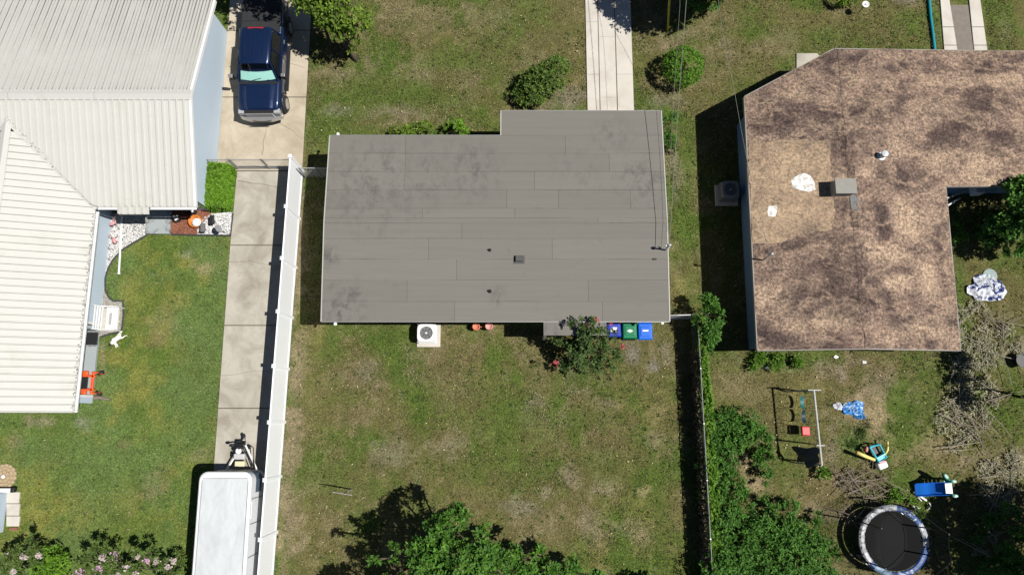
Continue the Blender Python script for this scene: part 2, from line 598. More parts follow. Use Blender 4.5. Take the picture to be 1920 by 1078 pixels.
def roofing(name, col):
    m, nt, bs = nt_new(name)
    vec = position(nt)
    c = Vector(col)
    base = ramp(nt, noise(nt, position(nt, (.22, 4.5, 1)), 1.3, 6, .65), [(.3, c * .91), (.7, c * 1.08)])
    base = mix(nt, .5, base, ramp(nt, noise(nt, vec, 60, 3, .6), [(.3, c * .90), (.7, c * 1.10)]))
    streak = noise(nt, position(nt, (1.5, 1.1, 1)), 1.7, 8, .70, .3)
    tot = None
    for (px, py, r, k) in ((700, 345, 2.8, .75), (790, 330, 2.2, .6), (1200, 340, 1.5, .8), (880, 318, 2.0, .7), (640, 582, 1.5, 1.0), (612, 480, .8, .9), (1035, 612, .7, .9), (930, 555, .6, .8), (1150, 250, 1.3, .5), (690, 400, 1.6, .5), (1080, 320, 1.4, .4), (660, 545, .9, .8)):
        q = at(px, py, 3.1)
        vm = nt.nodes.new('ShaderNodeVectorMath')
        vm.operation = 'DISTANCE'
        nt.links.new(vec, vm.inputs[0])
        vm.inputs[1].default_value = tuple(q)
        mr = nt.nodes.new('ShaderNodeMapRange')
        mr.inputs[1].default_value, mr.inputs[2].default_value = r, r * .15
        mr.inputs[3].default_value, mr.inputs[4].default_value = 0, k
        nt.links.new(vm.outputs['Value'], mr.inputs[0])
        if tot is None:
            tot = mr.outputs[0]
        else:
            mx_ = nt.nodes.new('ShaderNodeMath')
            mx_.operation = 'MAXIMUM'
            nt.links.new(tot, mx_.inputs[0])
            nt.links.new(mr.outputs[0], mx_.inputs[1])
            tot = mx_.outputs[0]
    mu = nt.nodes.new('ShaderNodeMath')
    mu.operation = 'MULTIPLY'
    nt.links.new(tot, mu.inputs[0])
    nt.links.new(ramp(nt, streak, [(.46, (0, 0, 0)), (.66, (1, 1, 1))]), mu.inputs[1])
    base = mix(nt, mu.outputs[0], base, (.088, .083, .080))
    base = mix(nt, ramp(nt, streak, [(.60, (0, 0, 0)), (.78, (.45, .45, .45))]), base, (.112, .106, .10))
    nt.links.new(base, bs.inputs['Base Color'])
    bs.inputs['Roughness'].default_value = .95
    bs.inputs['Specular IOR Level'].default_value = .2
    return m


M_roofing = roofing('rolled_roofing', (.178, .168, .149))
M_roofing_dark = roofing('rolled_roofing_darker', (.172, .163, .145))
M_roofing_pale = roofing('rolled_roofing_paler', (.184, .175, .154))
M_felt = mat('roofing_seam_tar', (.085, .08, .073), .95, .2)
M_drip = mat('drip_edge_white', (.42, .41, .385), .5, .08)
M_stucco = mat('stucco_cream', (.5, .47, .40), .9, .1)
M_black = mat('black_plastic', (.018, .018, .02), .5, .3, bmp=0)
M_blackmetal = mat('black_metal', (.03, .03, .032), .45, .3, metal=.3)
M_galv = mat('galvanised_steel', (.42, .42, .42), .45, .15, metal=.5)
M_white = mat('white_paint', (.78, .78, .77), .5, .06, bmp=.05)
M_vinyl = mat('white_vinyl', (.92, .94, .96), .35, .03, 1.0, bmp=0)
M_bark = mat('bark', (.11, .085, .06), .95, .35, 6)
M_twig = mat('dry_twig', (.22, .18, .14), .95, .35, 6)
M_dark = mat('dark_interior', (.03, .032, .036), .9, .2)

# ------------------------------------------------------------------ driveways
def slab_run(name, edges, ms, z=0.03, gap=.022, cracks=()):
    """edges: list of (left point, right point) from one end to the other; each pair of neighbours bounds one slab"""
    b = MB()
    n = len(edges)
    poly = [e[0] for e in edges] + [e[1] for e in reversed(edges)]
    b.prism([(p.x, p.y) for p in reversed(poly)], -.12, z - .022)
    dr = struct(b.build(name, M_joint))
    for i in range(n - 1):
        (a0, a1), (b0, b1) = edges[i], edges[i + 1]
        d = (b0 - a0).normalized() * gap
        m = MB()
        m.prism([(q.x, q.y) for q in (a0 + d, a1 + d, b1 - d, b0 - d)], -.05, z + RND.uniform(-.003, .003))
        s = m.build('concrete_slab', ms[i % len(ms)], dr, bevel=.008, seg=1)
    return dr


ec = lambda y, xl, xr: (at(xl, y), at(xr, y))
fence_x = lambda y: -9.97 - .28 * (11.63 - y) / 16.44
def ey(y, xl=None, warm=False):
    xr = fence_x(y) + .02
    return (Vector((-13.17 if xl is None else xl, y, 0)), Vector((xr, y, 0)))

drive_back = slab_run('side_driveway', [ey(11.652, -13.1), ey(at(440, 460).y), ey(at(440, 610).y), ey(at(440, 765).y), ey(-3.4), ey(-7.2), ey(-11), ey(-14.8)], [M_conc])
NW = [(Vector((-14.08, y, 0)), Vector((-10.0, y, 0))) for y in (11.66, at(480, 183).y, at(480, 58).y, 22.6, 26.5, 30.5)]
drive_front = slab_run('front_driveway', NW, [M_conc_warm])
# front walk of the grey house: three long lanes
fw = [1097, 1122, 1155, 1182]
dw = None
lanes = [(at(1097, 0).x, at(1122, 100).x), (at(1123, 100).x, at(1154, 100).x), (at(1155, 100).x, at(1182, 0).x)]
b = MB()
b.prism([(lanes[0][0], 13.2), (lanes[2][1], 13.2), (lanes[2][1], 34), (lanes[0][0], 34)], -.12, .012)
dw = struct(b.build('entrance_driveway', M_joint))
for li, (x0, x1) in enumerate(lanes):
    ysp = [13.2, 16.6, 19.4, 23, 26.6, 30.2, 34] if li != 1 else [13.2, 15.4, 18.6, 22, 26, 30, 34]
    for y0, y1 in zip(ysp, ysp[1:]):
        m = MB()
        m.prism([(x0 + .008, y0 + .004), (x1 - .008, y0 + .004), (x1 - .008, y1 - .004), (x0 + .008, y1 - .004)], -.05, .034 + RND.uniform(-.003, .003) - (.012 if li == 1 else 0))
        m.build('concrete_slab', M_conc_white, dw, bevel=.006, seg=1)
# ribbon driveway of the brown house
for (xa0, xb0, xa1, xb1) in ((1762, 1780, 1770, 1796), (1816, 1838, 1826, 1852)):
    b = MB()
    p0, p1, p2, p3 = at(xa0, 0), at(xb0, 0), at(xb1, 100), at(xa1, 100)
    d0, d1 = p3 - p0, p2 - p1
    b.prism([(q.x, q.y) for q in (p0 - d0 * 2, p3 + d0 * .2, p2 + d1 * .2, p1 - d1 * 2)], -.1, .005)
    rib = struct(b.build('driveway_ribbon', M_joint))
    ts = [-2, -1.3, -.62, -.05, .52, .86, 1.2]
    for t0, t1 in zip(ts, ts[1:]):
        m = MB()
        e = .006
        a0, a1 = p0 + d0 * (t0 + e), p0 + d0 * (t1 - e)
        c0, c1 = p1 + d1 * (t0 + e), p1 + d1 * (t1 - e)
        w = (c0 - a0).normalized() * .015
        m.prism([(q.x, q.y) for q in (a0 + w, a1 + w, c1 - w, c0 - w)], -.03, .03)
        m.build('concrete_slab', M_conc_white, rib, bevel=.006, seg=1)
M_gravel = mat('driveway_gravel', (.20, .172, .145), .95, .3, 4, fine=34, bmp=.5)
b = MB()
b.prism([(q.x, q.y) for q in (at(1781, 10), at(1815, 10), at(1826, 104), at(1796, 104))], -.05, .012)
struct(b.build('gravel_strip', M_gravel))
b = MB()
b.prism([(q.x, q.y) for q in (at(1493, 101), at(1532, 101), at(1560, 140), at(1493, 140))], -.05, .04)
struct(b.build('concrete_pad', M_conc, bevel=.01))


def crack(par, pts, w=.014, z=.0335):
    m = MB()
    P = [at(*p) for p in pts]
    Q = []
    for a, c in zip(P, P[1:]):
        for t in (0, .34, .67):
            q = a.lerp(c, t)
            Q.append(q + Vector((RND.uniform(-.03, .03), RND.uniform(-.03, .03), 0)))
    Q.append(P[-1])
    for i in range(len(Q) - 1):
        d = (Q[i + 1] - Q[i]).normalized()
        nrm = Vector((-d.y, d.x, 0)) * w * (.4 + .6 * (1 - i / len(Q)))
        zz = z + .0012 * (i % 2)
        m.quad(*[(q.x, q.y, zz) for q in (Q[i] - nrm, Q[i] + nrm, Q[i + 1] + nrm, Q[i + 1] - nrm)])
    m.build('crack', M_crack, par)


crack(drive_back, [(446, 340), (487, 346), (518, 350), (540, 349)])
crack(drive_back, [(428, 492), (470, 490), (500, 496), (530, 501)], .009)
crack(drive_back, [(416, 703), (445, 702), (475, 695), (510, 698)], .008)
crack(drive_front, [(492, 291), (496, 260), (502, 232)], .012)
crack(drive_front, [(519, 228), (545, 244), (568, 262)], .010)
crack(drive_front, [(536, 119), (553, 123), (572, 127)], .010)

# ------------------------------------------------------------------ grey roofed house
GX0, GX1 = -7.95, 6.57
GY0, GY1, GY2, GXE = 4.02, 12.19, 13.37, -0.49
RZ, EZ = 3.28, 2.97
RIDGE = at(900, 416, RZ).y
GO = Vector(((GX0 + GX1) / 2, (GY0 + GY1) / 2, 0))
ghouse = thing('grey_roofed_house', 'low house under a grey rolled roofing roof with horizontal seams, middle of the three houses', 'house', GO)


def groof_z(y):
    if y >= RIDGE:
        return RZ - (y - RIDGE) * (RZ - EZ) / (GY2 - RIDGE)
    return RZ - (RIDGE - y) * (RZ - EZ) / (RIDGE - GY0)


w = MB()
i_ = .55
w.prism([(GX0 + i_, GY0 + .45), (GX1 - .3, GY0 + .45), (GX1 - .3, GY2 - i_), (GXE + .3, GY2 - i_), (GXE + .3, GY1 - i_), (GX0 + i_, GY1 - i_)], -.1, 2.72)
w.build('wall', M_stucco, ghouse, GO)
dk = MB()
for (x0, x1, y0, y1) in ((GX0, GX1, GY0, RIDGE), (GX0, GX1, RIDGE, GY1), (GXE, GX1, GY1, GY2)):
    za, zb = groof_z(y0), groof_z(y1)
    vs = [(x0, y0, za - .2), (x1, y0, za - .2), (x1, y1, zb - .2), (x0, y1, zb - .2), (x0, y0, za), (x1, y0, za), (x1, y1, zb), (x0, y1, zb)]
    dk.add(vs, [(3, 2, 1, 0), (4, 5, 6, 7), (0, 1, 5, 4), (1, 2, 6, 5), (2, 3, 7, 6), (3, 0, 4, 7)])
roofg = dk.build('roof', M_felt, ghouse, GO)
rows = [207, 255, 288, 323, 358, 393, 411, 421, 449, 487, 525, 565, 604]
joints = {0: [], 1: [760, 1060], 2: [760, 1142], 3: [759, 1002], 4: [950, 1047, 1181], 5: [793, 965], 6: [1120], 7: [866], 8: [804, 1035], 9: [856], 10: [763, 1103], 11: [852, 1130]}
M_rf = [M_roofing, M_roofing_dark, M_roofing_pale, M_roofing]
rng2 = random.Random(4)
for r in range(12):
    ytop, ybot = at(900, rows[r], 3.1).y, at(900, rows[r + 1], 3.1).y
    if r == 0:
        ytop, ybot = GY2 + .01, GY1
    if r == 1:
        ytop = GY1
    if r == 11:
        ybot = GY0 - .01
    x0 = GXE if r == 0 else GX0
    cuts = [x0 - .01] + [at(j, (rows[r] + rows[r + 1]) / 2, 3.1).x for j in joints[r]] + [GX1 + .01]
    for k in range(len(cuts) - 1):
        m = MB()
        g = .008
        xa, xb = cuts[k] + (g if k else 0), cuts[k + 1] - (.002 if k < len(cuts) - 2 else 0)
        ya, yb = ybot + (g if r < 11 else 0), ytop - .002
        segs = [ya, yb] if not (ya < RIDGE < yb) else [ya, RIDGE, yb]
        nxs = 5
        for s0, s1 in zip(segs, segs[1:]):
            grid = []
            for q in range(nxs + 1):
                x = xa + (xb - xa) * q / nxs
                j0 = rng2.uniform(-.012, .012) if 0 < q < nxs else 0
                grid.append(((x, s0 + (j0 if r < 11 else 0), groof_z(s0) + .012), (x, s1, groof_z(s1) + .010)))
            for q in range(nxs):
                m.quad(grid[q][0], grid[q + 1][0], grid[q + 1][1], grid[q][1])
                (ax, ay, az), (bx, by, bz) = grid[q][0], grid[q + 1][0]
                m.quad((ax, ay, az - .011), (bx, by, bz - .011), (bx, by, bz), (ax, ay, az))
        for xx in (xa, xb):
            m.quad((xx, ya, groof_z(ya) + .001), (xx, yb, groof_z(yb) + .001), (xx, yb, groof_z(yb) + .010), (xx, ya, groof_z(ya) + .012))
        m.build('roofing_sheet', M_rf[(r * 3 + k * 2 + r // 3) % 4] if r not in (2,) or k != 1 else M_roofing_dark, roofg, GO)
# metal drip edges all round
for a, c in (((GX0, GY0), (GX0, GY1)), ((GX1, GY0), (GX1, GY2)), ((GXE, GY1), (GXE, GY2)), ((GX0, GY0), (GX1, GY0)), ((GX0, GY1), (GXE, GY1)), ((GXE, GY2), (GX1, GY2))):
    m = MB()
    ysplit = [a[1], RIDGE, c[1]] if a[1] < RIDGE < c[1] else [a[1], c[1]]
    for s0, s1 in zip(ysplit, ysplit[1:]):
        if a[0] == c[0]:
            o = -.022 if a[0] != GX1 else .022
            xi, xo = min(a[0] - o, a[0] + o), max(a[0] - o, a[0] + o)
            v8 = [(xi, s0, groof_z(s0) - .12), (xo, s0, groof_z(s0) - .12), (xo, s1, groof_z(s1) - .12), (xi, s1, groof_z(s1) - .12)]
            v8 += [(x, y, z + .145) for x, y, z in v8]
            m.add(v8, [(3, 2, 1, 0), (4, 5, 6, 7), (0, 1, 5, 4), (1, 2, 6, 5), (2, 3, 7, 6), (3, 0, 4, 7)])
        else:
            o = -.018 if a[1] == GY0 else .018
            m.box((a[0] + .024, min(a[1], a[1] + o), groof_z(a[1]) - .11), (c[0] - .024, max(a[1], a[1] + o), groof_z(a[1]) + .012))
    m.build('drip_edge', M_drip if a[0] == c[0] else M_galv, roofg, GO)
# rear porch roof
pa, pb = at(1020, 628, 2.9), at(1137, 628, 2.9)
m = MB()
m.box((pa.x, pa.y, 2.74), (pb.x, GY0 - .02, 2.86))
por = m.build('porch_roof', M_drip, ghouse, GO)
m = MB()
m.box((pa.x - .015, pa.y - .015, 2.861), (pb.x + .015, GY0 - .025, 2.872))
m.build('roofing_sheet', M_roofing, por, GO)
m = MB()
for x in (pa.x + .12, pb.x - .12):
    m = MB()
    m.box((x - .05, pa.y + .1, 0), (x + .05, pa.y + .2, 2.74))
    m.build('porch_post', M_white, ghouse, GO)
# roof penetrations
for (px, py, rr, hh) in ((918, 469, .035, .14), (918, 545, .04, .16)):
    p = at(px, py, 3.2)
    z = groof_z(p.y)
    m = MB()
    m.lathe([(rr * 2.2, .008), (rr * 1.8, .03), (rr * 1.05, .05), (rr, hh), (rr * .8, hh), (rr * .75, hh - .03)], (p.x, p.y, z + .003), 10)
    m.build('vent_pipe', M_black, roofg, GO, smooth=False)
p = at(973, 485, 3.25)
z = groof_z(p.y)
m = MB()
m.box((p.x - .22, p.y - .2, z + .012), (p.x + .24, p.y + .2, z + .022))
m.box((p.x - .13, p.y - .11, z + .02), (p.x + .15, p.y + .11, z + .12), taper=.92)
m.box((p.x - .16, p.y - .13, z + .12), (p.x + .17, p.y + .13, z + .17), taper=.85)
m.build('roof_vent', mat('roof_vent_dark', (.075, .075, .072), .7, .2), roofg, GO, bevel=.02)
p = at(1228, 486, 3.2)
m = MB()
m.box((p.x - .09, p.y - .03, groof_z(p.y) + .01), (p.x + .07, p.y + .04, groof_z(p.y) + .06))
m.build('vent_cap', M_black, roofg, GO, bevel=.01)
# service mast with weatherhead
mb_ = at(1246, 470, 3.1)
mast = MB()
mast.tube([(mb_.x + .02, mb_.y, 2.2), (mb_.x + .02, mb_.y, 4.0)], .035, 8)
mast.ell((mb_.x + .0, mb_.y, 4.06), (.1, .07, .09))
ms_ = mast.build('service_mast', M_galv, ghouse, GO, smooth=True)
m = MB()
m.tube([(mb_.x + .02, mb_.y - .02, 3.7), (mb_.x + .11, mb_.y + .06, 3.72)], .03, 6)
m.tube([(mb_.x + .02, mb_.y, 3.55), (mb_.x - .05, mb_.y + .12, 3.6)], .025, 6)
m.build('insulator', M_white, ms_, GO)
for (px, py, z, s) in ((628, 606, 2.75, 1), (633, 253, 2.75, 1), (1241, 604, 2.75, -1)):
    p = at(px, py, z)
    m = MB()
    dy = -.10 if py > 300 else .10
    m.tube([(p.x, p.y + (.12 if py > 300 else -.12), z + .05), (p.x + .02, p.y, z)], .035, 8)
    m.lathe([(.05, 0), (.075, .05), (.06, .09)], (p.x + .02, p.y + dy * .3, z - .05), 10)
    m.build('floodlight', M_white, ghouse, GO)

# ------------------------------------------------------------------ left house, white ribbed metal roof
LO = Vector((-18.5, 9, 0))
lhouse = thing('metal_roofed_house', 'long house with white ribbed metal roof and pale blue siding, beside the dark blue pickup', 'house', LO)
M_metal = mat('white_ribbed_metal', (.52, .515, .485), .5, .05, .8, fine=14, dirt=(.43, .42, .37), stretch=(1, 1, 1), dpos=(.55, .8), bmp=0, spec=.3)
M_metal_dirty, nt, bs = nt_new('white_ribbed_metal_mildewed')
vec = position(nt)
sp = nt.nodes.new('ShaderNodeSeparateXYZ')
nt.links.new(vec, sp.inputs[0])
mr = nt.nodes.new('ShaderNodeMapRange')
mr.inputs[1].default_value, mr.inputs[2].default_value = 13.9, 19.2
nt.links.new(sp.outputs['Y'], mr.inputs[0])
amt = ramp(nt, mr.outputs[0], [(.0, (.95, .95, .95)), (.05, (.45, .45, .45)), (.36, (.32, .32, .32)), (.60, (.75, .75, .75)), (1.0, (1, 1, 1))])
st1 = noise(nt, position(nt, (3.6, .14, .14)), 1.0, 8, .68)
st2 = noise(nt, position(nt, (1.2, .5, .5)), 1.0, 5, .6)
base = ramp(nt, noise(nt, vec, 1.2, 5, .6), [(.3, (.43, .43, .405)), (.7, (.505, .50, .475))])
mt_ = nt.nodes.new('ShaderNodeMath')
mt_.operation = 'MULTIPLY_ADD'
nt.links.new(sp.outputs['X'], mt_.inputs[0])
mt_.inputs[1].default_value = 1 / .305
mt_.inputs[2].default_value = (13.79) / .305 + 200
fr_ = nt.nodes.new('ShaderNodeMath')
fr_.operation = 'PINGPONG'
nt.links.new(mt_.outputs[0], fr_.inputs[0])
fr_.inputs[1].default_value = .5
pan = ramp(nt, fr_.outputs[0], [(.0, (1, 1, 1)), (.22, (.95, .95, .95)), (.36, (.40, .40, .40)), (.5, (.25, .25, .25))])
m1 = mix(nt, 1.0, ramp(nt, st1, [(.30, (.1, .1, .1)), (.50, (1, 1, 1))]), ramp(nt, st2, [(.22, (.3, .3, .3)), (.52, (1, 1, 1))]), 'MULTIPLY')
m2 = mix(nt, 1.0, mix(nt, 1.0, m1, pan, 'MULTIPLY'), amt, 'MULTIPLY')
base = mix(nt, m2, base, (.095, .09, .082))
nt.links.new(base, bs.inputs['Base Color'])
bs.inputs['Roughness'].default_value = .55
M_siding = mat('pale_blue_siding', (.40, .475, .55), .6, .04, 1.5, bmp=.05)
NX0, NX1 = -30.0, -13.80
NRY, NRZ = 13.72, 3.84
NEY, NEZ = 9.13, 2.48
NBY, NBZ = 19.15, 2.27
SX, SZ = -18.26, 2.28
SRX, SRZ = -21.75, 3.52
SY = 0.31


def n_front_z(y):
    return NEZ + (y - NEY) * (NRZ - NEZ) / (NRY - NEY)


def s_slope_z(x):
    return SZ + (abs(x - SRX) - (SX - SRX)) * (SZ - SRZ) / (SX - SRX)


VT = NEY + (SRZ - NEZ) * (NRY - NEY) / (NRZ - NEZ)        # where the lower ridge meets the front slope


def valley_y(x):
    t = 1 - min(1, abs(x - SRX) / (SX - SRX))
    return NEY + (VT - NEY) * t


RIBH, RIBW = .085, .040


def rib_strip(m, a0, a1, w, up=Vector((0, 0, 1))):
    """trapezoid rib along the slope line a0 -> a1; w is the across direction"""
    q = []
    for p in (a0, a1):
        q += [p - w * (RIBW * .9), p - w * (RIBW * .4) + up * RIBH, p + w * (RIBW * .4) + up * RIBH, p + w * (RIBW * .9)]
    m.add(q, [(0, 1, 5, 4), (1, 2, 6, 5), (2, 3, 7, 6), (0, 3, 2, 1), (4, 5, 6, 7)])


PW = .305
roofl = MB()
roofl.tube([(NX0, NRY, NRZ - .12), (NX1 - .05, NRY, NRZ - .12)], .05, 4)
roofl = roofl.build('roof', M_white, lhouse, LO)
k = 0
x = NX1
while x > NX0 + .01:
    xa, xb = x - PW, x
    for side in (0, 1):
        m = MB()
        if side == 0:   # front slope
            ya, yb = valley_y(xa) if xa < SX else NEY, valley_y(xb) if xb < SX else NEY
            if xb <= SX - (SX - SRX) * 2:
                ya = yb = NEY
            za, zb = n_front_z(ya), n_front_z(yb)
            m.quad((xa, ya, za), (xb, yb, zb), (xb, NRY - .12, n_front_z(NRY - .12)), (xa, NRY - .12, n_front_z(NRY - .12)))
            rib_strip(m, Vector((xa + .01, ya + .01, n_front_z(ya + .01))), Vector((xa + .01, NRY - .16, n_front_z(NRY - .16))), Vector((1, 0, 0)))
            m.build('roof_panel', M_metal, roofl, LO)
        else:
            m.quad((xa, NBY, NBZ), (xa, NRY + .12, NRZ - .03), (xb, NRY + .12, NRZ - .03), (xb, NBY, NBZ))
            m.mi = 1
            rib_strip(m, Vector((xa + .01, NBY, NBZ)), Vector((xa + .01, NRY + .16, NRZ - .04)), Vector((1, 0, 0)))
            rib_strip(m, Vector((xa + .16, NBY, NBZ - .035)), Vector((xa + .16, NRY + .16, NRZ - .075)), Vector((1, 0, 0)))
            m.build('roof_panel', [M_metal_dirty, M_metal], roofl, LO)
    x -= PW
# lower wing panels, both slopes
y = SY
while y < VT - .05:
    y1 = min(y + PW, VT)
    for sgn in (1, -1):
        m = MB()
        if y1 <= NEY:
            xo0 = xo1 = SX - SRX
        else:
            xo0 = (SX - SRX) * (1 - max(0, y - NEY) / (VT - NEY))
            xo1 = (SX - SRX) * (1 - max(0, y1 - NEY) / (VT - NEY))
        if xo1 < .2:
            continue
        P = lambda o, yy: (SRX + sgn * o, yy, s_slope_z(SRX + o))
        m.quad(P(.1, y), P(xo0, y), P(xo1, y1), P(.1, y1))
        a0, a1 = Vector(P(.14, y + .01)), Vector(P(max(.2, xo0 - .01), y + .01))
        rib_strip(m, a0, a1, Vector((0, 1, 0)))
        m.build('roof_panel', M_metal, roofl, LO)
    y += PW
# ridge caps, valley flashing, gutters, gable trims
m = MB()
for xs_ in ((NX1 + .02, -17.9), (-17.92, -21.6), (-21.62, NX0)):
    m = MB()
    a, c = xs_
    sec = lambda X: [(X, NRY - .235, NRZ - .02), (X, NRY, NRZ + .075), (X, NRY + .235, NRZ - .02)]
    m.loft([sec(a), sec(c)], close=False)
    m.quad(*(sec(a)))
    m.build('ridge_cap', M_metal, roofl, LO)
m = MB()
sec = lambda Y: [(SRX - .2, Y, SRZ + .0), (SRX, Y, SRZ + .07), (SRX + .2, Y, SRZ + .0)]
m.loft([sec(SY - .02), sec(VT + .25)], close=False)
m.build('ridge_cap', M_metal, roofl, LO)
M_flash = mat('valley_flashing', (.52, .52, .49), .5, .15, 3)
for sgn in (1, -1):
    m = MB()
    a = Vector((SRX + sgn * (SX - SRX + .05), NEY - .05, SZ + .05))
    c = Vector((SRX, VT, SRZ + .06))
    d = (c - a).normalized()
    n_ = Vector((-d.y, d.x, 0)) * .09
    m.quad(a - n_, a + n_, c + n_, c - n_)
    m.quad(a - n_ * .35 + Vector((0, 0, .035)), a + n_ * .1 + Vector((0, 0, .035)), c + n_ * .1 + Vector((0, 0, .035)), c - n_ * .35 + Vector((0, 0, .035)))
    m.build('valley_flashing', M_flash, roofl, LO)


def gutter(a, c, out):
    m = MB()
    a, c, out = Vector(a), Vector(c), Vector(out)
    prof = [(0, 0), (0, -.10), (.10, -.10), (.115, .0), (.10, .0), (.09, -.08), (.015, -.08), (.015, 0)]
    m.loft([[p + out * u + Vector((0, 0, w_)) for u, w_ in prof] for p in (a, c)])
    return m.build('gutter', M_white, roofl, LO)


A0, A1 = at(222, 388, 2.45).x, at(280, 388, 2.45).x        # porch awning
gutter((SX + .005, SY, SZ - .02), (SX + .005, NEY - .14, SZ - .02), (1, 0, 0))
gutter((SX + .15, NEY - .005, NEZ - .02), (A0 - .02, NEY - .005, NEZ - .02), (0, -1, 0))
gutter((A1 + .02, NEY - .005, NEZ - .02), (NX1, NEY - .005, NEZ - .02), (0, -1, 0))
ya = at(250, 403, 2.3).y
xx = A1
while xx > A0 + .05:
    m = MB()
    xa = max(xx - PW, A0)
    zt, zb = NEZ - .004, NEZ - (NEY - ya) * .28
    m.quad((xa, ya, zb), (xx, ya, zb), (xx, NEY + .05, zt), (xa, NEY + .05, zt))
    m.quad((xa, ya, zb - .09), (xx, ya, zb - .09), (xx, ya, zb), (xa, ya, zb))
    rib_strip(m, Vector((xa + .02, ya + .005, zb)), Vector((xa + .02, NEY + .04, zt)), Vector((1, 0, 0)))
    m.build('awning_panel', M_metal, roofl, LO)
    xx -= PW
for a, c in (((NX1, NRY, NRZ), (NX1, NEY, NEZ)), ((NX1, NRY, NRZ), (NX1, NBY, NBZ))):
    m = MB()
    for q, r_ in (((a[0], a[1], a[2]), (c[0], c[1], c[2])),):
        vs = []
        for p in (q, r_):
            vs += [(p[0] - .07, p[1], p[2] + .03), (p[0] + .03, p[1], p[2] + .03), (p[0] + .03, p[1], p[2] - .14), (p[0] - .07, p[1], p[2] - .14)]
        m.loft([vs[:4], vs[4:]])
    m.build('rake_trim', M_white, roofl, LO)
m = MB()
m.loft([[(SRX, SY - .02, SRZ + .03), (SRX, SY - .02, SRZ - .14)], [(SX, SY - .02, SZ + .03), (SX, SY - .02, SZ - .14)]], close=False)
m.build('rake_trim', M_white, roofl, LO)
# walls: lap boards on the gable end and the wing, plain behind
WX = -14.1
wl = MB()
wl.prism([(-30, NEY + .55), (WX - .05, NEY + .55), (WX - .05, NBY - .35), (-30, NBY - .35)], -.1, 2.2)
wl.build('wall', M_siding, lhouse, LO)
m = MB()
bh = .125
z = .0
while z < NRZ - .15:
    y0, y1 = NEY + .5, NBY - .3
    zt = min(z + bh, NRZ)
    if zt > NEZ - .1:
        f_ = (zt - NEZ + .1) / (NRZ - NEZ)
        y0 = max(y0, NEY + f_ * (NRY - NEY))
        y1 = min(y1, NBY - (zt - NBZ + .1) / (NRZ - NBZ) * (NBY - NRY))
    if y1 > y0 + .1:
        m.quad((WX + .022, y0, z), (WX + .022, y1, z), (WX, y1, zt), (WX, y0, zt))
        m.quad((WX, y0, z), (WX, y1, z), (WX + .022, y1, z), (WX + .022, y0, z))
    z += bh
sid = m.build('siding', M_siding, lhouse, LO)
sid['kind'] = 'stuff'
PX = -18.87                     # wing wall line
ym1 = at(186, 610, 0).y
ym2 = at(178, 743, 0).y
ym3 = at(177, 756, 0).y
m = MB()
z = .0
while z < 2.2:
    m.quad((PX + .022, ym1, z), (PX + .022, NEY + .55, z), (PX, NEY + .55, z + bh), (PX, ym1, z + bh))
    m.quad((PX, ym1, z), (PX, NEY + .55, z), (PX + .022, NEY + .55, z), (PX + .022, ym1, z))
    m.quad((PX + .022, ym3, z), (PX + .022, ym2, z), (PX, ym2, z + bh), (PX, ym3, z + bh))
    z += bh
s2 = m.build('siding', M_siding, lhouse, LO)
s2['kind'] = 'stuff'
m = MB()
m.box((-25, ym1, -.1), (PX - .03, NEY + .6, 2.2))
m.box((-25, ym3, -.1), (PX - .03, ym2, 2.2))
m.box((-25, ym2, -.1), (-21.2, ym1, 2.2))
m.build('wall', M_siding, lhouse, LO)
M_floor = mat('painted_grey_floor', (.32, .36, .375), .6, .07, 2)
m = MB()
m.box((-21.2, ym2 + .01, -.05), (PX + .02, ym1 - .01, .1))
m.build('porch_floor', M_floor, lhouse, LO, bevel=.01)
for yy in (ym1, ym2):
    m = MB()
    m.box((PX - .1, yy - .05, 0), (PX + .04, yy + .05, 2.2))
    m.build('corner_post', M_white, lhouse, LO)
m = MB()
yy = at(186, 618, 0).y
m.box((-21, yy - .06, .1), (PX + .03, yy + .06, 1.0))
m.build('half_wall', M_siding, lhouse, LO)
m = MB()
m.box((-21, yy - .09, 1.0), (PX + .05, yy + .09, 1.05))
m.build('half_wall_cap', M_white, lhouse, LO)
# leaf litter caught at the wing eave
m = MB()
for _ in range(210):
    yy = RND.uniform(SY + .1, NEY - .3)
    o = (SX - SRX) - abs(RND.gauss(0, .055)) - .0
    p = Vector((SRX + o, yy, s_slope_z(SRX + o) + .008))
    a = RND.uniform(0, 3.14)
    l, w_ = RND.uniform(.02, .06), RND.uniform(.005, .012)
    d, e = Vector((math.cos(a), math.sin(a) * .6, 0)) * l, Vector((-math.sin(a), math.cos(a), .2)) * w_
    m.quad(p - d - e, p + d - e, p + d + e + Vector((0, 0, .02)), p - d + e)
for _ in range(120):
    t = RND.random()
    p = Vector((SX, NEY, SZ + .12)).lerp(Vector((SRX, VT, SRZ + .12)), t) + Vector((RND.gauss(.03, .05), RND.gauss(.05, .05), 0))
    m.quad(p, p + Vector((.04, .01, 0)), p + Vector((.04, .02, .01)), p + Vector((0, .015, 0)))
q = m.build('leaf_litter', mat('leaf_litter', (.10, .085, .065), .95, .4), roofl, LO)
q['kind'] = 'stuff'

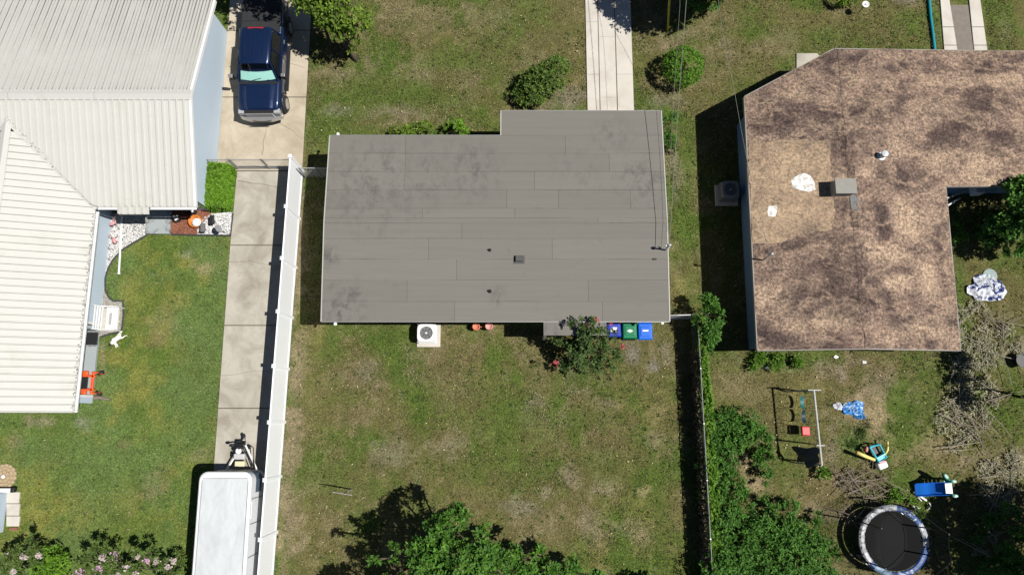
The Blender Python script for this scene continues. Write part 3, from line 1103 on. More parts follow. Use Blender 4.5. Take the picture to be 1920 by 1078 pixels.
# ------------------------------------------------------------------ right house, brown shingles
RO = Vector((15, 8, 0))
rhouse = thing('brown_shingled_house', 'house with mottled brown shingle roof and blue walls, right of the grey house', 'house', RO)
EH = 2.58
poly = [(10.28, 2.85), (18.80, 2.85), (18.97, 10.02), (28, 10.1), (28, 16.35), (14.62, 16.55), (10.40, 14.22)]
gable = {0, 3}
M_sh, nt, bs = nt_new('weathered_shingles')
vec = position(nt)
v2 = position(nt, (.55, 1.0, 1))
wear = attr(nt, 'wear', 'Fac')
big = noise(nt, v2, 1.0, 5, .60, .8)
ad = nt.nodes.new('ShaderNodeMath')
ad.operation = 'MULTIPLY_ADD'
nt.links.new(big, ad.inputs[0])
ad.inputs[1].default_value = .95
nt.links.new(wear, ad.inputs[2])
c = ramp(nt, ad.outputs[0], [(.22, (.078, .055, .050)), (.36, (.125, .088, .074)), (.50, (.205, .146, .116)), (.62, (.29, .21, .158)), (.80, (.40, .295, .21))])
dune = noise(nt, position(nt, (.62, 1.0, 1)), .66, 4, .55, .45)
c = mix(nt, ramp(nt, dune, [(.34, (0, 0, 0)), (.465, (.66, .66, .66)), (.505, (.12, .12, .12)), (.53, (0, 0, 0))]), c, (.105, .078, .066))
dune2 = noise(nt, position(nt, (.7, 1.0, 1.3)), .85, 4, .55, .5)
c = mix(nt, ramp(nt, dune2, [(.45, (0, 0, 0)), (.475, (.1, .1, .1)), (.525, (.6, .6, .6)), (.64, (0, 0, 0))]), c, (.37, .268, .195))
spots = noise(nt, v2, 3.2, 8, .78, 1.0)
sm = ramp(nt, spots, [(.55, (0, 0, 0)), (.62, (.9, .9, .9))])
clus = noise(nt, v2, .8, 3, .5, .8)
sm = mix(nt, 1.0, sm, ramp(nt, clus, [(.44, (0, 0, 0)), (.60, (1, 1, 1))]), 'MULTIPLY')
c = mix(nt, sm, c, (.070, .052, .050))
gr = noise(nt, vec, 8.5, 4, .9)
c = mix(nt, 1.0, c, ramp(nt, gr, [(.36, (.30, .29, .29)), (.5, (.84, .84, .84)), (.64, (1.72, 1.67, 1.62))]), 'MULTIPLY')
nt.links.new(c, bs.inputs['Base Color'])
bs.inputs['Roughness'].default_value = .95
bs.inputs['Specular IOR Level'].default_value = .15
bump(nt, bs, gr, .6, .02)
WEAR = [(x, y, a, b, -.30) for x, y, a, b in ((1640, 165, 12, 18), (1622, 160, 8, 14), (1700, 155, 20, 12), (1692, 208, 9, 22), (1820, 200, 26, 22), (1870, 182, 18, 14), (1860, 120, 40, 14), (1700, 112, 30, 9), (1490, 213, 60, 11), (1620, 214, 50, 9), (1543, 282, 5, 22), (1579, 200, 5, 70), (1582, 270, 6, 40),
        (1690, 345, 14, 20), (1645, 362, 8, 24), (1500, 462, 24, 14), (1555, 520, 16, 20), (1660, 562, 40, 11), (1620, 525, 10, 22), (1668, 585, 10, 16), (1705, 500, 20, 9), (1500, 560, 11, 14), (1440, 630, 26, 16), (1652, 425, 8, 30), (1590, 562, 40, 10), (1722, 592, 24, 12), (1870, 250, 24, 14), (1800, 240, 30, 12), (1422, 236, 24, 16), (1452, 190, 30, 10), (1563, 112, 10, 14), (1610, 101, 50, 6), (1745, 640, 40, 8), (1430, 470, 30, 10), (1770, 480, 8, 40), (1560, 640, 8, 30), (1480, 235, 40, 12), (1760, 260, 30, 9))]
WEAR += [(x, y, a, b, .33) for x, y, a, b in ((1505, 176, 30, 10), (1625, 192, 50, 8), (1600, 146, 46, 10), (1745, 200, 28, 14), (1722, 287, 40, 11), (1850, 302, 54, 26), (1760, 150, 60, 10), (1892, 150, 30, 18), (1702, 400, 18, 28), (1722, 422, 26, 16), (1640, 482, 50, 13), (1742, 525, 16, 30), (1682, 532, 28, 10), (1562, 602, 40, 13), (1702, 622, 50, 13), (1440, 562, 40, 16), (1772, 622, 20, 11), (1502, 612, 30, 9), (1790, 190, 26, 12), (1880, 330, 40, 10), (1600, 330, 26, 10))]


def seg_d(p, a, b):
    ax, ay = a
    dx, dy = b[0] - ax, b[1] - ay
    t = max(0, min(1, ((p[0] - ax) * dx + (p[1] - ay) * dy) / (dx * dx + dy * dy)))
    return math.hypot(p[0] - ax - t * dx, p[1] - ay - t * dy)


def roof_z(x, y):
    d = min(seg_d((x, y), poly[i], poly[(i + 1) % len(poly)]) for i in range(len(poly)) if i not in gable)
    return EH + .17 * min(d, 4.4)


bm = bmesh.new()
bm.faces.new([bm.verts.new((x, y, 0)) for x, y in poly])
g = .22
for ax, lo, hi in ((0, 10.2, 28), (1, 2.8, 16.6)):
    t = lo
    while t < hi:
        co = (t, 0, 0) if ax == 0 else (0, t, 0)
        no = (1, 0, 0) if ax == 0 else (0, 1, 0)
        bmesh.ops.bisect_plane(bm, geom=bm.verts[:] + bm.edges[:] + bm.faces[:], plane_co=co, plane_no=no)
        t += g
for vtx in bm.verts:
    x, y = vtx.co.x, vtx.co.y
    vtx.co.z = roof_z(x, y) + (float(fbm(x, y, 1.1)) - .5) * .09
me = bpy.data.meshes.new('roof')
bm.to_mesh(me)
bm.free()
# simple closed roof: top surface plus a fascia ring
wa = me.attributes.new('wear', 'FLOAT', 'POINT')
_vx = np.array([tuple(v_.co) for v_ in me.vertices])
_b, _c = fbm(_vx[:, 0] + 5, _vx[:, 1], 1.0), fbm(_vx[:, 0], _vx[:, 1] + 8, .5, 3)
_w = np.full(len(_vx), .03)
for (px, py, rx, ry, st) in WEAR:
    q = at(px, py, 3.0)
    d_ = np.sqrt(((_vx[:, 0] - q.x) / (rx / 40)) ** 2 + ((_vx[:, 1] - q.y) / (ry / 40)) ** 2)
    _w += .95 * st * np.clip((1.5 - d_ + (_b - .5) * 1.8 + (_c - .5) * 1.6) / 1.2, 0, 1)
wa.data.foreach_set('value', np.clip(_w, -.4, .45).astype(np.float32))
roofr = bpy.data.objects.new('roof', me)
me.materials.append(M_sh)
for vtx in me.vertices:
    vtx.co -= RO
COL.objects.link(roofr)
roofr.parent = rhouse
M_fascia = mat('fascia_grey_brown', (.27, .25, .225), .6, .1)
for i in range(len(poly)):
    a, c_ = Vector(poly[i] + (0,)), Vector(poly[(i + 1) % len(poly)] + (0,))
    d = (c_ - a).normalized()
    n_ = Vector((d.y, -d.x, 0))
    m = MB()
    if i in gable:
        N = 24
        secs = []
        for k in range(N + 1):
            p = a.lerp(c_, k / N)
            zz = roof_z(p.x, p.y)
            secs.append([p - n_ * .02 + Vector((0, 0, zz - .17)), p + n_ * .02 + Vector((0, 0, zz - .17)), p + n_ * .02 + Vector((0, 0, zz + .01)), p - n_ * .02 + Vector((0, 0, zz + .01))])
        m.loft(secs)
    else:
        m.loft([[p - n_ * .02 + Vector((0, 0, EH - .17)), p + n_ * .02 + Vector((0, 0, EH - .17)), p + n_ * .02 + Vector((0, 0, EH + .005)), p - n_ * .02 + Vector((0, 0, EH + .005))] for p in (a + d * .021, c_ - d * .021)])
    m.build('fascia', M_fascia, roofr, RO)
M_bluewall = mat('blue_stucco', (.14, .235, .37), .85, .1, 2)
wm = MB()
wp = [(10.78, 3.15), (18.45, 3.15), (18.6, 10.5), (28, 10.6), (28, 16.0), (14.7, 16.1), (10.85, 13.95)]
wm.prism(wp, -.1, EH - .02)
wm.build('wall', M_bluewall, rhouse, RO)
# details on that roof
p = at(1583, 349, 3.6)
zr = roof_z(p.x, p.y)
m = MB()
a, c_ = at(1568, 362, zr + .5), at(1602, 337, zr + .5)
m.box((a.x, a.y, zr - .15), (c_.x, c_.y, zr + .5))
ch = m.build('chimney', mat('chimney_stucco', (.27, .25, .225), .9, .12), roofr, RO, bevel=.015)
m = MB()
m.box((a.x - .04, a.y - .04, zr + .5), (c_.x + .04, c_.y + .04, zr + .57))
m.build('chimney_cap', mat('chimney_cap_grey', (.27, .26, .235), .9, .14, 6), ch, RO, bevel=.015)
p = at(1656, 291, 3.3)
zr = roof_z(p.x, p.y)
m = MB()
m.lathe([(.19, 0), (.19, .03), (.10, .05), (.10, .26), (.14, .27), (.14, .36), (.02, .40)], (p.x, p.y, zr), 14)
m.build('roof_vent', mat('vent_pale_metal', (.55, .58, .60), .5, .1), roofr, RO, smooth=False)


def roof_patch(pts, mt, lift, name, sub=3):
    """an irregular sheet laid on the brown roof, following its slope"""
    bm = bmesh.new()
    jag = []
    for (ax, ay), (bx, by) in zip(pts, pts[1:] + pts[:1]):
        nn = max(2, int(math.hypot(bx - ax, by - ay) / 7))
        amp = 2.2 if len(pts) < 10 and lift < .015 or nn > 4 else .9
        for k in range(nn):
            jag.append((ax + (bx - ax) * k / nn + (RND.uniform(-amp, amp) if k else 0), ay + (by - ay) * k / nn + (RND.uniform(-amp, amp) if k else 0)))
    pts = jag
    W = [at(px, py, 3.0) for px, py in pts]
    W = [at(px, py, roof_z(q.x, q.y)) for (px, py), q in zip(pts, W)]
    f = bm.faces.new([bm.verts.new((q.x, q.y, 0)) for q in W])
    xs_, ys_ = [q.x for q in W], [q.y for q in W]
    t = math.floor(min(xs_) / .28) * .28
    for ax, lo, hi, base in ((0, min(xs_), max(xs_), 10.2), (1, min(ys_), max(ys_), 2.8)):
        t = base
        while t < hi:
            if t > lo:
                bmesh.ops.bisect_plane(bm, geom=bm.verts[:] + bm.edges[:] + bm.faces[:], plane_co=(t, 0, 0) if ax == 0 else (0, t, 0), plane_no=(1, 0, 0) if ax == 0 else (0, 1, 0))
            t += .28
    for v_ in bm.verts:
        x, y = v_.co.x, v_.co.y
        v_.co.z = roof_z(x, y) + (float(fbm(x, y, 1.1)) - .5) * .09 + lift
    me = bpy.data.meshes.new(name)
    bm.to_mesh(me)
    bm.free()
    for v_ in me.vertices:
        v_.co -= RO
    me.materials.append(mt)
    o = bpy.data.objects.new(name, me)
    COL.objects.link(o)
    o.parent = roofr
    return o


M_patch, nt, bs = nt_new('newer_tan_shingles')
vec = position(nt)
big = noise(nt, vec, .9, 5, .6, .5)
c = ramp(nt, big, [(.34, (.20, .145, .105)), (.46, (.30, .215, .145)), (.66, (.42, .305, .20))])
gr = noise(nt, vec, 9, 3, .9)
c = mix(nt, 1.0, c, ramp(nt, gr, [(.35, (.50, .53, .52)), (.5, (1, 1, 1)), (.65, (1.55, 1.5, 1.45))]), 'MULTIPLY')
nt.links.new(c, bs.inputs['Base Color'])
bs.inputs['Roughness'].default_value = .95
bump(nt, bs, gr, .5, .02)
roof_patch([(1402, 266), (1480, 264), (1556, 262), (1558, 330), (1566, 395), (1560, 430), (1500, 440), (1462, 455), (1410, 458)], M_patch, .012, 'shingle_patch')
rc = roof_patch([(1571, 96), (1582, 96), (1606, 380), (1634, 652), (1622, 652), (1595, 380)], M_sh, .014, 'ridge_cap')
_a = rc.data.attributes.new('wear', 'FLOAT', 'POINT')
_a.data.foreach_set('value', [-.02] * len(rc.data.vertices))
M_seal = mat('white_roof_coating', (.78, .78, .76), .7, .12, 8, fine=20, dirt=(.36, .29, .22), dpos=(.48, .62))
roof_patch([(1483, 338), (1494, 330), (1507, 325), (1519, 330), (1527, 341), (1529, 356), (1517, 360), (1500, 357), (1486, 352)], M_seal, .02, 'white_patch')
roof_patch([(1441, 387), (1456, 385), (1457, 396), (1453, 407), (1440, 406), (1438, 396)], M_seal, .02, 'white_patch')
M_slate = mat('grey_patch', (.17, .175, .18), .9, .3, 8)
roof_patch([(1593, 370), (1603, 366), (1611, 380), (1606, 394), (1597, 392)], M_slate, .02, 'flashing_patch')
p = at(1432, 486, 2.8)
zr = roof_z(p.x, p.y)
m = MB()
m.tube([(p.x, p.y, 2.0), (p.x, p.y, zr + 1.05)], .035, 8)
m.ell((p.x, p.y, zr + 1.1), (.09, .07, .09))
rm = m.build('service_mast', M_galv, rhouse, RO, smooth=True)
RMT = Vector((p.x, p.y, zr + .9))
# porch under the eave of the wing
m = MB()
a, c_ = at(1826, 364, 1.5), at(1841, 350, 1.5)
m.box((a.x, a.y, 1.2), (c_.x, c_.y + .2, 1.7))
m.build('meter_box', mat('pale_meter_box', (.6, .6, .62), .5, .1), rhouse, RO, bevel=.02)
for (q0, q1) in (((1775, 372), (1822, 352)), ((1776, 386), (1800, 372))):
    m = MB()
    m.tube([at(q0[0], q0[1], 1.0), at(q1[0], q1[1], 1.0)], .05, 6)
    e = at(q1[0], q1[1], 1.0)
    m.tube([e, (e.x, e.y, 0)], .04, 6)
    m.build('handrail', M_galv, rhouse, RO)

# ------------------------------------------------------------------ white vinyl fence
FO = Vector((-10.1, 4, 0))
wf = thing('vinyl_fence', 'long tall white vinyl privacy fence between the side driveway and the dry back lawn', 'fence', FO)
FH = 1.98
posts = [11.63 - 2.345 * i for i in range(12)]
pm, qm = None, None
for i, y in enumerate(posts):
    x = fence_x(y)
    m = MB()
    m.box((x - .065, y - .065, -.1), (x + .065, y + .065, FH + .06))
    m.box((x - .08, y - .08, FH + .06), (x + .08, y + .08, FH + .085))
    m.box((x - .07, y - .07, FH + .085), (x + .07, y + .07, FH + .13), taper=.2)
    m.build('post', M_vinyl, wf, FO)
    if i + 1 < len(posts):
        y1 = posts[i + 1]
        x1 = fence_x(y1)
        dx = (x1 - x)
        m = MB()
        ya, yb, z0, z1 = y - .066, y1 + .066, .10, FH - .05
        m.add([(x - .012, ya, z0), (x + .012, ya, z0), (x1 + .012, yb, z0), (x1 - .012, yb, z0), (x - .012, ya, z1), (x + .012, ya, z1), (x1 + .012, yb, z1), (x1 - .012, yb, z1)],
              [(3, 2, 1, 0), (4, 5, 6, 7), (0, 1, 5, 4), (1, 2, 6, 5), (2, 3, 7, 6), (3, 0, 4, 7)])
        m.build('panel', M_vinyl, wf, FO)
        for z0, z1 in ((FH - .13, FH), (.05, .18)):
            m = MB()
            ya, yb = y - .066, y1 + .066
            m.add([(x - .03, ya, z0), (x + .03, ya, z0), (x1 + .03, yb, z0), (x1 - .03, yb, z0), (x - .03, ya, z1), (x + .03, ya, z1), (x1 + .03, yb, z1), (x1 - .03, yb, z1)],
                  [(3, 2, 1, 0), (4, 5, 6, 7), (0, 1, 5, 4), (1, 2, 6, 5), (2, 3, 7, 6), (3, 0, 4, 7)])
            m.build('rail', M_vinyl, wf, FO)


def wire_mesh(a, c, h, z0=.05, step=.13, r=.004):
    """diagonal wires of a chain link panel from plan point a to c"""
    m = MB()
    a, c = Vector(a), Vector(c)
    L = (c - a).length
    d = (c - a) / L
    hz = h - z0
    t = -hz
    while t < L:
        for s in (1, -1):
            u0, u1 = t, t + hz
            w0, w1 = (z0, h) if s == 1 else (h, z0)
            if u0 < 0:
                w0 = w0 + (w1 - w0) * (-u0 / hz)
                u0 = 0
            if u1 > L:
                w1 = w0 + (w1 - w0) * ((L - u0) / (u1 - u0))
                u1 = L
            if u1 > u0 + .02:
                p, q = a + d * u0 + Vector((0, 0, w0)), a + d * u1 + Vector((0, 0, w1))
                m.tube([p, q], r, 3, cap=False)
        t += step
    return m


# chain link gate across the side driveway
g0, g1, g2 = at(397, 314), at(446, 318), at(505, 317)
g3 = Vector((fence_x(11.6) - .1, g2.y, 0))
for q in (g0, g1, g3):
    q.y = g2.y
gh = 1.25
cg = thing('chain_link_gate', 'chain link double gate with grey pipe frame across the side driveway by the hedge', 'gate', g1)
for (p, rr) in ((g0, .03), (g1, .045), (g1 + Vector((.08, 0, 0)), .025), (g2, .025), (g2 + Vector((.07, 0, 0)), .025), (g3, .03)):
    m = MB()
    m.tube([(p.x, p.y, -.05), (p.x, p.y, gh + .05)], rr, 8)
    m.ell((p.x, p.y, gh + .06), (rr * 1.2, rr * 1.2, .03), 8, 4)
    m.build('gate_post', M_galv, cg, g1)
for p, q in ((g0, g1), (g1, g2), (g2, g3)):
    for z in (gh, .1):
        m = MB()
        m.tube([(p.x, p.y, z), (q.x, q.y, z)], .018, 6)
        m.build('rail', M_galv, cg, g1)
    w_ = wire_mesh(p, q, gh).build('wire_mesh', M_galv, cg, g1)
    w_['kind'] = 'stuff'
# short run between the vinyl fence and the grey house
h0, h1 = Vector((fence_x(11.6) + .1, 11.35, 0)), Vector((-7.6, 11.35, 0))
cs = thing('chain_link_fence', 'short chain link fence closing the shaded gap between white vinyl fence and grey house', 'fence', h0)
for t in (0.03, .36, .68, 1):
    p = h0.lerp(h1, t)
    m = MB()
    m.tube([(p.x, p.y, -.05), (p.x, p.y, 1.25)], .03, 8)
    m.build('fence_post', M_galv, cs, h0)
m = MB()
m.tube([(h0.x, h0.y, 1.25), (h1.x, h1.y, 1.25)], .026, 6)
m.build('rail', M_galv, cs, h0)
wire_mesh(h0, h1, 1.25).build('wire_mesh', M_galv, cs, h0)['kind'] = 'stuff'

# vine covered chain link fence right of the back lawn
VH = 1.3
v0 = at(1308, 590, VH)
v1 = at(1323, 850, VH)
v0.z = v1.z = 0
vd = (v1 - v0).normalized()
v2 = v0 + vd * 16.5
M_oldrail = mat('dull_steel', (.20, .20, .195), .6, .2, metal=.2)
vf = thing('chain_link_fence', 'chain link fence overgrown with vines along the right edge of the dry back lawn', 'fence', v0)
n = 8
for i in range(n):
    p = v0.lerp(v2, i / (n - 1))
    m = MB()
    m.tube([(p.x, p.y, -.05), (p.x, p.y, VH + .03)], .03, 8)
    m.build('fence_post', M_galv, vf, v0)
    if i < n - 1:
        q = v0.lerp(v2, (i + 1) / (n - 1))
        m = MB()
        m.tube([(p.x, p.y, VH), (q.x, q.y, VH)], .024, 6)
        m.build('rail', M_oldrail, vf, v0)
wire_mesh(v0, v2, VH, step=.1).build('wire_mesh', M_oldrail, vf, v0)['kind'] = 'stuff'
# its gate towards the grey house
gp = Vector((6.35, v0.y - .05, 0))
vg = thing('pipe_gate', 'low chain link gate between the grey house corner and the vine covered fence', 'gate', gp)
for p in (gp + Vector((.15, 0, 0)), gp.lerp(v0, .93)):
    m = MB()
    m.tube([(p.x, p.y, -.03), (p.x, p.y, VH)], .03, 8)
    m.build('gate_post', M_galv, vg, gp)
for z in (VH, .12):
    m = MB()
    a, c_ = gp + Vector((.15, 0, z)), gp.lerp(v0, .93) + Vector((0, 0, z))
    m.tube([a, a.lerp(c_, .5) + Vector((0, 0, .04 if z > 1 else 0)), c_], .024, 6)
    m.build('rail', M_galv, vg, gp)
wire_mesh(gp + Vector((.15, 0, 0)), gp.lerp(v0, .93), VH).build('wire_mesh', M_galv, vg, gp)['kind'] = 'stuff'

# ------------------------------------------------------------------ pickup truck
M_paint, nt, bs = nt_new('metallic_navy_paint')
bs.inputs['Base Color'].default_value = (.008, .022, .072, 1)
bs.inputs['Metallic'].default_value = .35
bs.inputs['Roughness'].default_value = .28
bs.inputs['Coat Weight'].default_value = .6
bs.inputs['Coat Roughness'].default_value = .06
M_chrome, nt, bs = nt_new('chrome')
bs.inputs['Base Color'].default_value = (.55, .55, .56, 1)
bs.inputs['Metallic'].default_value = .75
bs.inputs['Roughness'].default_value = .35
M_rubber = mat('tyre_rubber', (.022, .022, .022), .85, .2)
M_glass, nt, bs = nt_new('tinted_glass')
tb = nt.nodes.new('ShaderNodeBsdfTransparent')
tb.inputs[0].default_value = (.88, .94, .93, 1)
gl = nt.nodes.new('ShaderNodeBsdfGlossy')
gl.inputs['Roughness'].default_value = .05
fr = nt.nodes.new('ShaderNodeFresnel')
fr.inputs[0].default_value = 1.5
mx = nt.nodes.new('ShaderNodeMixShader')
mx.inputs[0].default_value = .07
nt.links.new(tb.outputs[0], mx.inputs[1])
nt.links.new(gl.outputs[0], mx.inputs[2])
nt.links.new(mx.outputs[0], nt.nodes['Material Output'].inputs[0])
M_darkglass, nt, bs = nt_new('dark_glass')
bs.inputs['Base Color'].default_value = (.01, .012, .015, 1)
bs.inputs['Roughness'].default_value = .08
M_shade = mat('teal_sunshade', (.50, .84, .74), .5, .06, 3)
M_cargo = mat('black_bed_cover', (.022, .023, .025), .75, .3, 5)

TO = Vector((-11.86, 16.82, 0.03))
tk = thing('pickup_truck', 'dark blue crew cab pickup truck with chrome bumper parked nose down on pale driveway', 'pickup truck', TO, .012)
tk.scale = (1.03, 1.0, 1.12)


def ring(hw, z0, z1, y, sh=.12, top=None):
    """closed cross section of the body, rounded shoulders"""
    tw = hw - sh if top is None else top
    return [(-hw + .06, y, z0), (-hw, y, z0 + .12), (-hw - .0, y, (z0 + z1) / 2), (-hw + .02, y, z1 - .14), (-tw - .05, y, z1 - .03), (-tw + .04, y, z1),
            (tw - .04, y, z1), (tw + .05, y, z1 - .03), (hw - .02, y, z1 - .14), (hw, y, (z0 + z1) / 2), (hw, y, z0 + .12), (hw - .06, y, z0)]


m = MB()
m.loft([ring(.90, .60, 1.02, -2.64), ring(.955, .55, 1.08, -2.56), ring(.985, .50, 1.14, -2.2), ring(1.0, .48, 1.20, -1.42), ring(1.0, .45, 1.24, -1.1), ring(1.0, .45, 1.26, 1.06), ring(1.0, .47, 1.30, 1.10), ring(1.0, .52, 1.31, 2.6), ring(.97, .58, 1.30, 2.93)])
body = m.build('body', M_paint, tk, smooth=True, bevel=0)
m = MB()      # hood with two creases
prof = lambda y, z: [(-.84, y, z - .05), (-.62, y, z + .005), (-.56, y, z + .05), (-.2, y, z + .058), (.2, y, z + .058), (.56, y, z + .05), (.62, y, z + .005), (.84, y, z - .05)]
S = []
for y, z, k in ((-2.60, 1.06, .82), (-2.54, 1.11, .86), (-2.2, 1.16, .92), (-1.7, 1.205, .98), (-1.43, 1.22, 1.02)):
    S.append([(x * k, yy, zz) for x, yy, zz in prof(y, z)])
m.loft(S, close=False)
m.build('hood', M_paint, tk, smooth=False)
m = MB()      # cowl below the windshield
m.box((-.86, -1.43, 1.2), (.86, -1.3, 1.245))
m.build('cowl', M_black, tk)
m = MB()      # windshield
arc = lambda hw, y, z, bow: [(-hw, y + bow, z), (-hw * .5, y + bow * .25, z), (0, y, z), (hw * .5, y + bow * .25, z), (hw, y + bow, z)]
m.loft([arc(.88, -1.36, 1.24, .1), arc(.68, -.72, 1.85, .07)], close=False)
m.build('windshield', M_glass, tk, smooth=True)
m = MB()
m.loft([arc(.80, -1.27, 1.255, .09), arc(.71, -.98, 1.535, .07)], close=False)
m.build('sunshade', M_shade, tk, smooth=True)
m = MB()
m.tube([(-.25, -1.27, 1.30), (.15, -1.20, 1.355)], .012, 4)
m.tube([(-.05, -1.36, 1.25), (.52, -1.26, 1.33)], .012, 4)
m.build('wiper', M_black, tk)
m = MB()      # roof panel with pressed ribs
rp = lambda hw, y, z: [(-hw, y, z - .09), (-hw + .04, y, z - .02), (-hw + .14, y, z + .005), (0, y, z + .02), (hw - .14, y, z + .005), (hw - .04, y, z - .02), (hw, y, z - .09)]
m.loft([rp(.66, -.76, 1.86), rp(.70, -.62, 1.90), rp(.72, .1, 1.93), rp(.72, .9, 1.91), rp(.70, 1.06, 1.86)], close=False)
rf = m.build('roof', M_paint, tk, smooth=True)
for x in (-.40, -.2, 0, .2, .40):
    m = MB()
    m.box((x - .025, -.4, 1.90), (x + .025, .92, 1.962 - abs(x) * .04), taper=.97)
    m.build('roof_rib', M_paint, rf, bevel=.008)
m = MB()
m.box((-.35, .95, 1.87), (.35, 1.04, 1.90))
m.build('brake_light', mat('red_lens', (.35, .02, .02), .3, .1, bmp=0), rf)
for s in (-1, 1):
    m = MB()      # side glass, door by door, and the pillars
    for y0, y1, t0, t1 in ((-1.20, -.05, -.62, -.05), (.02, .95, .02, .86)):
        m.quad((s * .955, y0, 1.25), (s * .955, y1, 1.25), (s * .735, t1, 1.81), (s * .735, t0, 1.81))
    m.build('side_window', M_darkglass, tk)
    m = MB()
    for a, c_ in (((s * .90, -1.28, 1.24), (s * .70, -.66, 1.87)), ((s * .965, -.01, 1.24), (s * .735, -.01, 1.84)), ((s * .95, 1.04, 1.25), (s * .70, .98, 1.86)), ((s * .965, -1.15, 1.25), (s * .965, .98, 1.25))):
        m.tube([a, c_], .035, 5)
    m.build('pillar', M_paint, tk)
    m = MB()
    m.tube([(s * .97, -1.08, 1.28), (s * 1.16, -1.1, 1.32)], .025, 5)
    m.box((min(s * 1.06, s * 1.3), -1.19, 1.18), (max(s * 1.06, s * 1.3), -1.05, 1.5), taper=.9)
    mi = m.build('mirror', M_black, tk, bevel=.02)
    m = MB()
    m.box((min(s * 1.08, s * 1.28), -1.20, 1.42), (max(s * 1.08, s * 1.28), -1.04, 1.515), taper=.92)
    m.build('mirror_cap', M_chrome, mi, bevel=.015)
    m = MB()
    m.box((min(s * .9, s * 1.1), -1.35, .40), (max(s * .9, s * 1.1), 1.0, .46))
    m.build('running_board', M_blackmetal, tk, bevel=.015)
    for y0, y1 in ((-1.15, -.03), (.0, .98)):
        m = MB()
        m.box((min(s * .985, s * 1.006), y0 + .02, .56), (max(s * .985, s * 1.006), y1 - .02, 1.16))
        d_ = m.build('door', M_paint, tk, bevel=.006)
        m = MB()
        m.box((min(s * 1.006, s * 1.03), y1 - .26, 1.04), (max(s * 1.006, s * 1.03), y1 - .08, 1.08))
        m.build('handle', M_chrome, d_)
    m = MB()
    m.box((min(s * .66, s * .94), -2.76, .80), (max(s * .66, s * .94), -2.52, 1.03), taper=.96)
    m.build('headlight', mat('lamp_lens' + str(s), (.36, .37, .39), .12, .05, bmp=0), tk, bevel=.02)
    for y in (-1.98, 1.95):
        m = MB()
        prof = [(.26, -.13), (.37, -.12), (.40, -.08), (.40, .08), (.37, .12), (.26, .13)]
        m.lathe(prof, (0, 0, 0), 20)
        m.xf(Matrix.Translation((s * .92, y, .40)) @ Matrix.Rotation(math.pi / 2, 4, 'Y'))
        wh = m.build('wheel', M_rubber, tk, smooth=False)
        m = MB()
        m.lathe([(.05, .02), (.2, .03), (.255, .015), (.255, -.02)], (0, 0, 0), 18)
        m.xf(Matrix.Translation((s * 1.035, y, .40)) @ Matrix.Rotation(s * math.pi / 2, 4, 'Y'))
        for j in range(5):
            t = j * 2 * math.pi / 5
            m.box((s * 1.06 - .012, y + .13 * math.cos(t) - .025, .40 + .13 * math.sin(t) - .025), (s * 1.06 + .012, y + .13 * math.cos(t) + .025, .40 + .13 * math.sin(t) + .025))
        m.build('rim', M_chrome, wh)
        m = MB()
        pts = [(s * 1.0, y + .5 * math.cos(t), .42 + .5 * math.sin(t)) for t in [math.pi * k / 10 for k in range(11)]]
        m.tube(pts, .035, 5)
        m.build('wheel_arch', M_blackmetal, tk)
m = MB()
m.box((-.66, -2.74, .70), (.66, -2.62, 1.04))
gr_ = m.build('grille', M_blackmetal, tk)
for z in (.76, .86, .96):
    m = MB()
    m.box((-.63, -2.80, z - .022), (.63, -2.741, z + .028))
    m.build('grille_bar', M_chrome, gr_, bevel=.01)
m = MB()
m.loft([[(x, -2.80 - .20 * (1 - (x / .97) ** 2), z0), (x, -2.60 - .1 * (1 - (x / .97) ** 2), z0), (x, -2.60 - .1 * (1 - (x / .97) ** 2), z1), (x, -2.76 - .20 * (1 - (x / .97) ** 2), z1)] for x in [-.97 + 1.94 * k / 10 for k in range(11)] for z0, z1 in ((.50, .72),)])
m.build('front_bumper', M_chrome, tk, bevel=.02)
m = MB()
m.box((-.45, -3.02, .55), (.45, -2.985, .60))
m.build('bumper_vent', M_black, tk)
m = MB()
m.box((-.90, 1.16, 1.285), (.90, 2.86, 1.335))
bc = m.build('bed_cover', M_cargo, tk, bevel=.02)
for y in (1.16 + .57, 1.16 + 1.13):
    m = MB()
    m.box((-.9, y - .012, 1.335), (.9, y + .012, 1.35))
    m.build('cover_seam', M_black, bc)
m = MB()
m.box((-.95, 2.93, .55), (.95, 3.08, .72))
m.build('rear_bumper', M_chrome, tk, bevel=.02)
m = MB()
m.box((-.8, -1.2, .5), (.8, 1.0, 1.05))
for x in (-.4, .4):
    m.box((x - .22, -.35, 1.0), (x + .22, -.2, 1.6))
m.build('interior', M_dark, tk)

# ------------------------------------------------------------------ white trailer
tx0, tx1 = at(373, 900, 2.2).x, at(472, 900, 2.2).x
ty = at(430, 884, 2.2).y
TRO = Vector((-11.6, -5, 0.03))
tr = thing('enclosed_trailer', 'white enclosed box trailer with rounded front corners parked beside the vinyl fence', 'trailer', TRO)
M_tw = mat('trailer_white', (.74, .755, .765), .35, .04, .7, bmp=0)
M_twr, nt, bs = nt_new('trailer_roof_skin')
vec = position(nt, (1.0, .6, 1))
w1 = noise(nt, vec, .9, 3, .5, .6)
nt.links.new(ramp(nt, noise(nt, vec, 2.5, 5, .6), [(.35, (.52, .55, .56)), (.7, (.60, .625, .635))]), bs.inputs['Base Color'])
bs.inputs['Roughness'].default_value = .3
bump(nt, bs, w1, .9, .12)


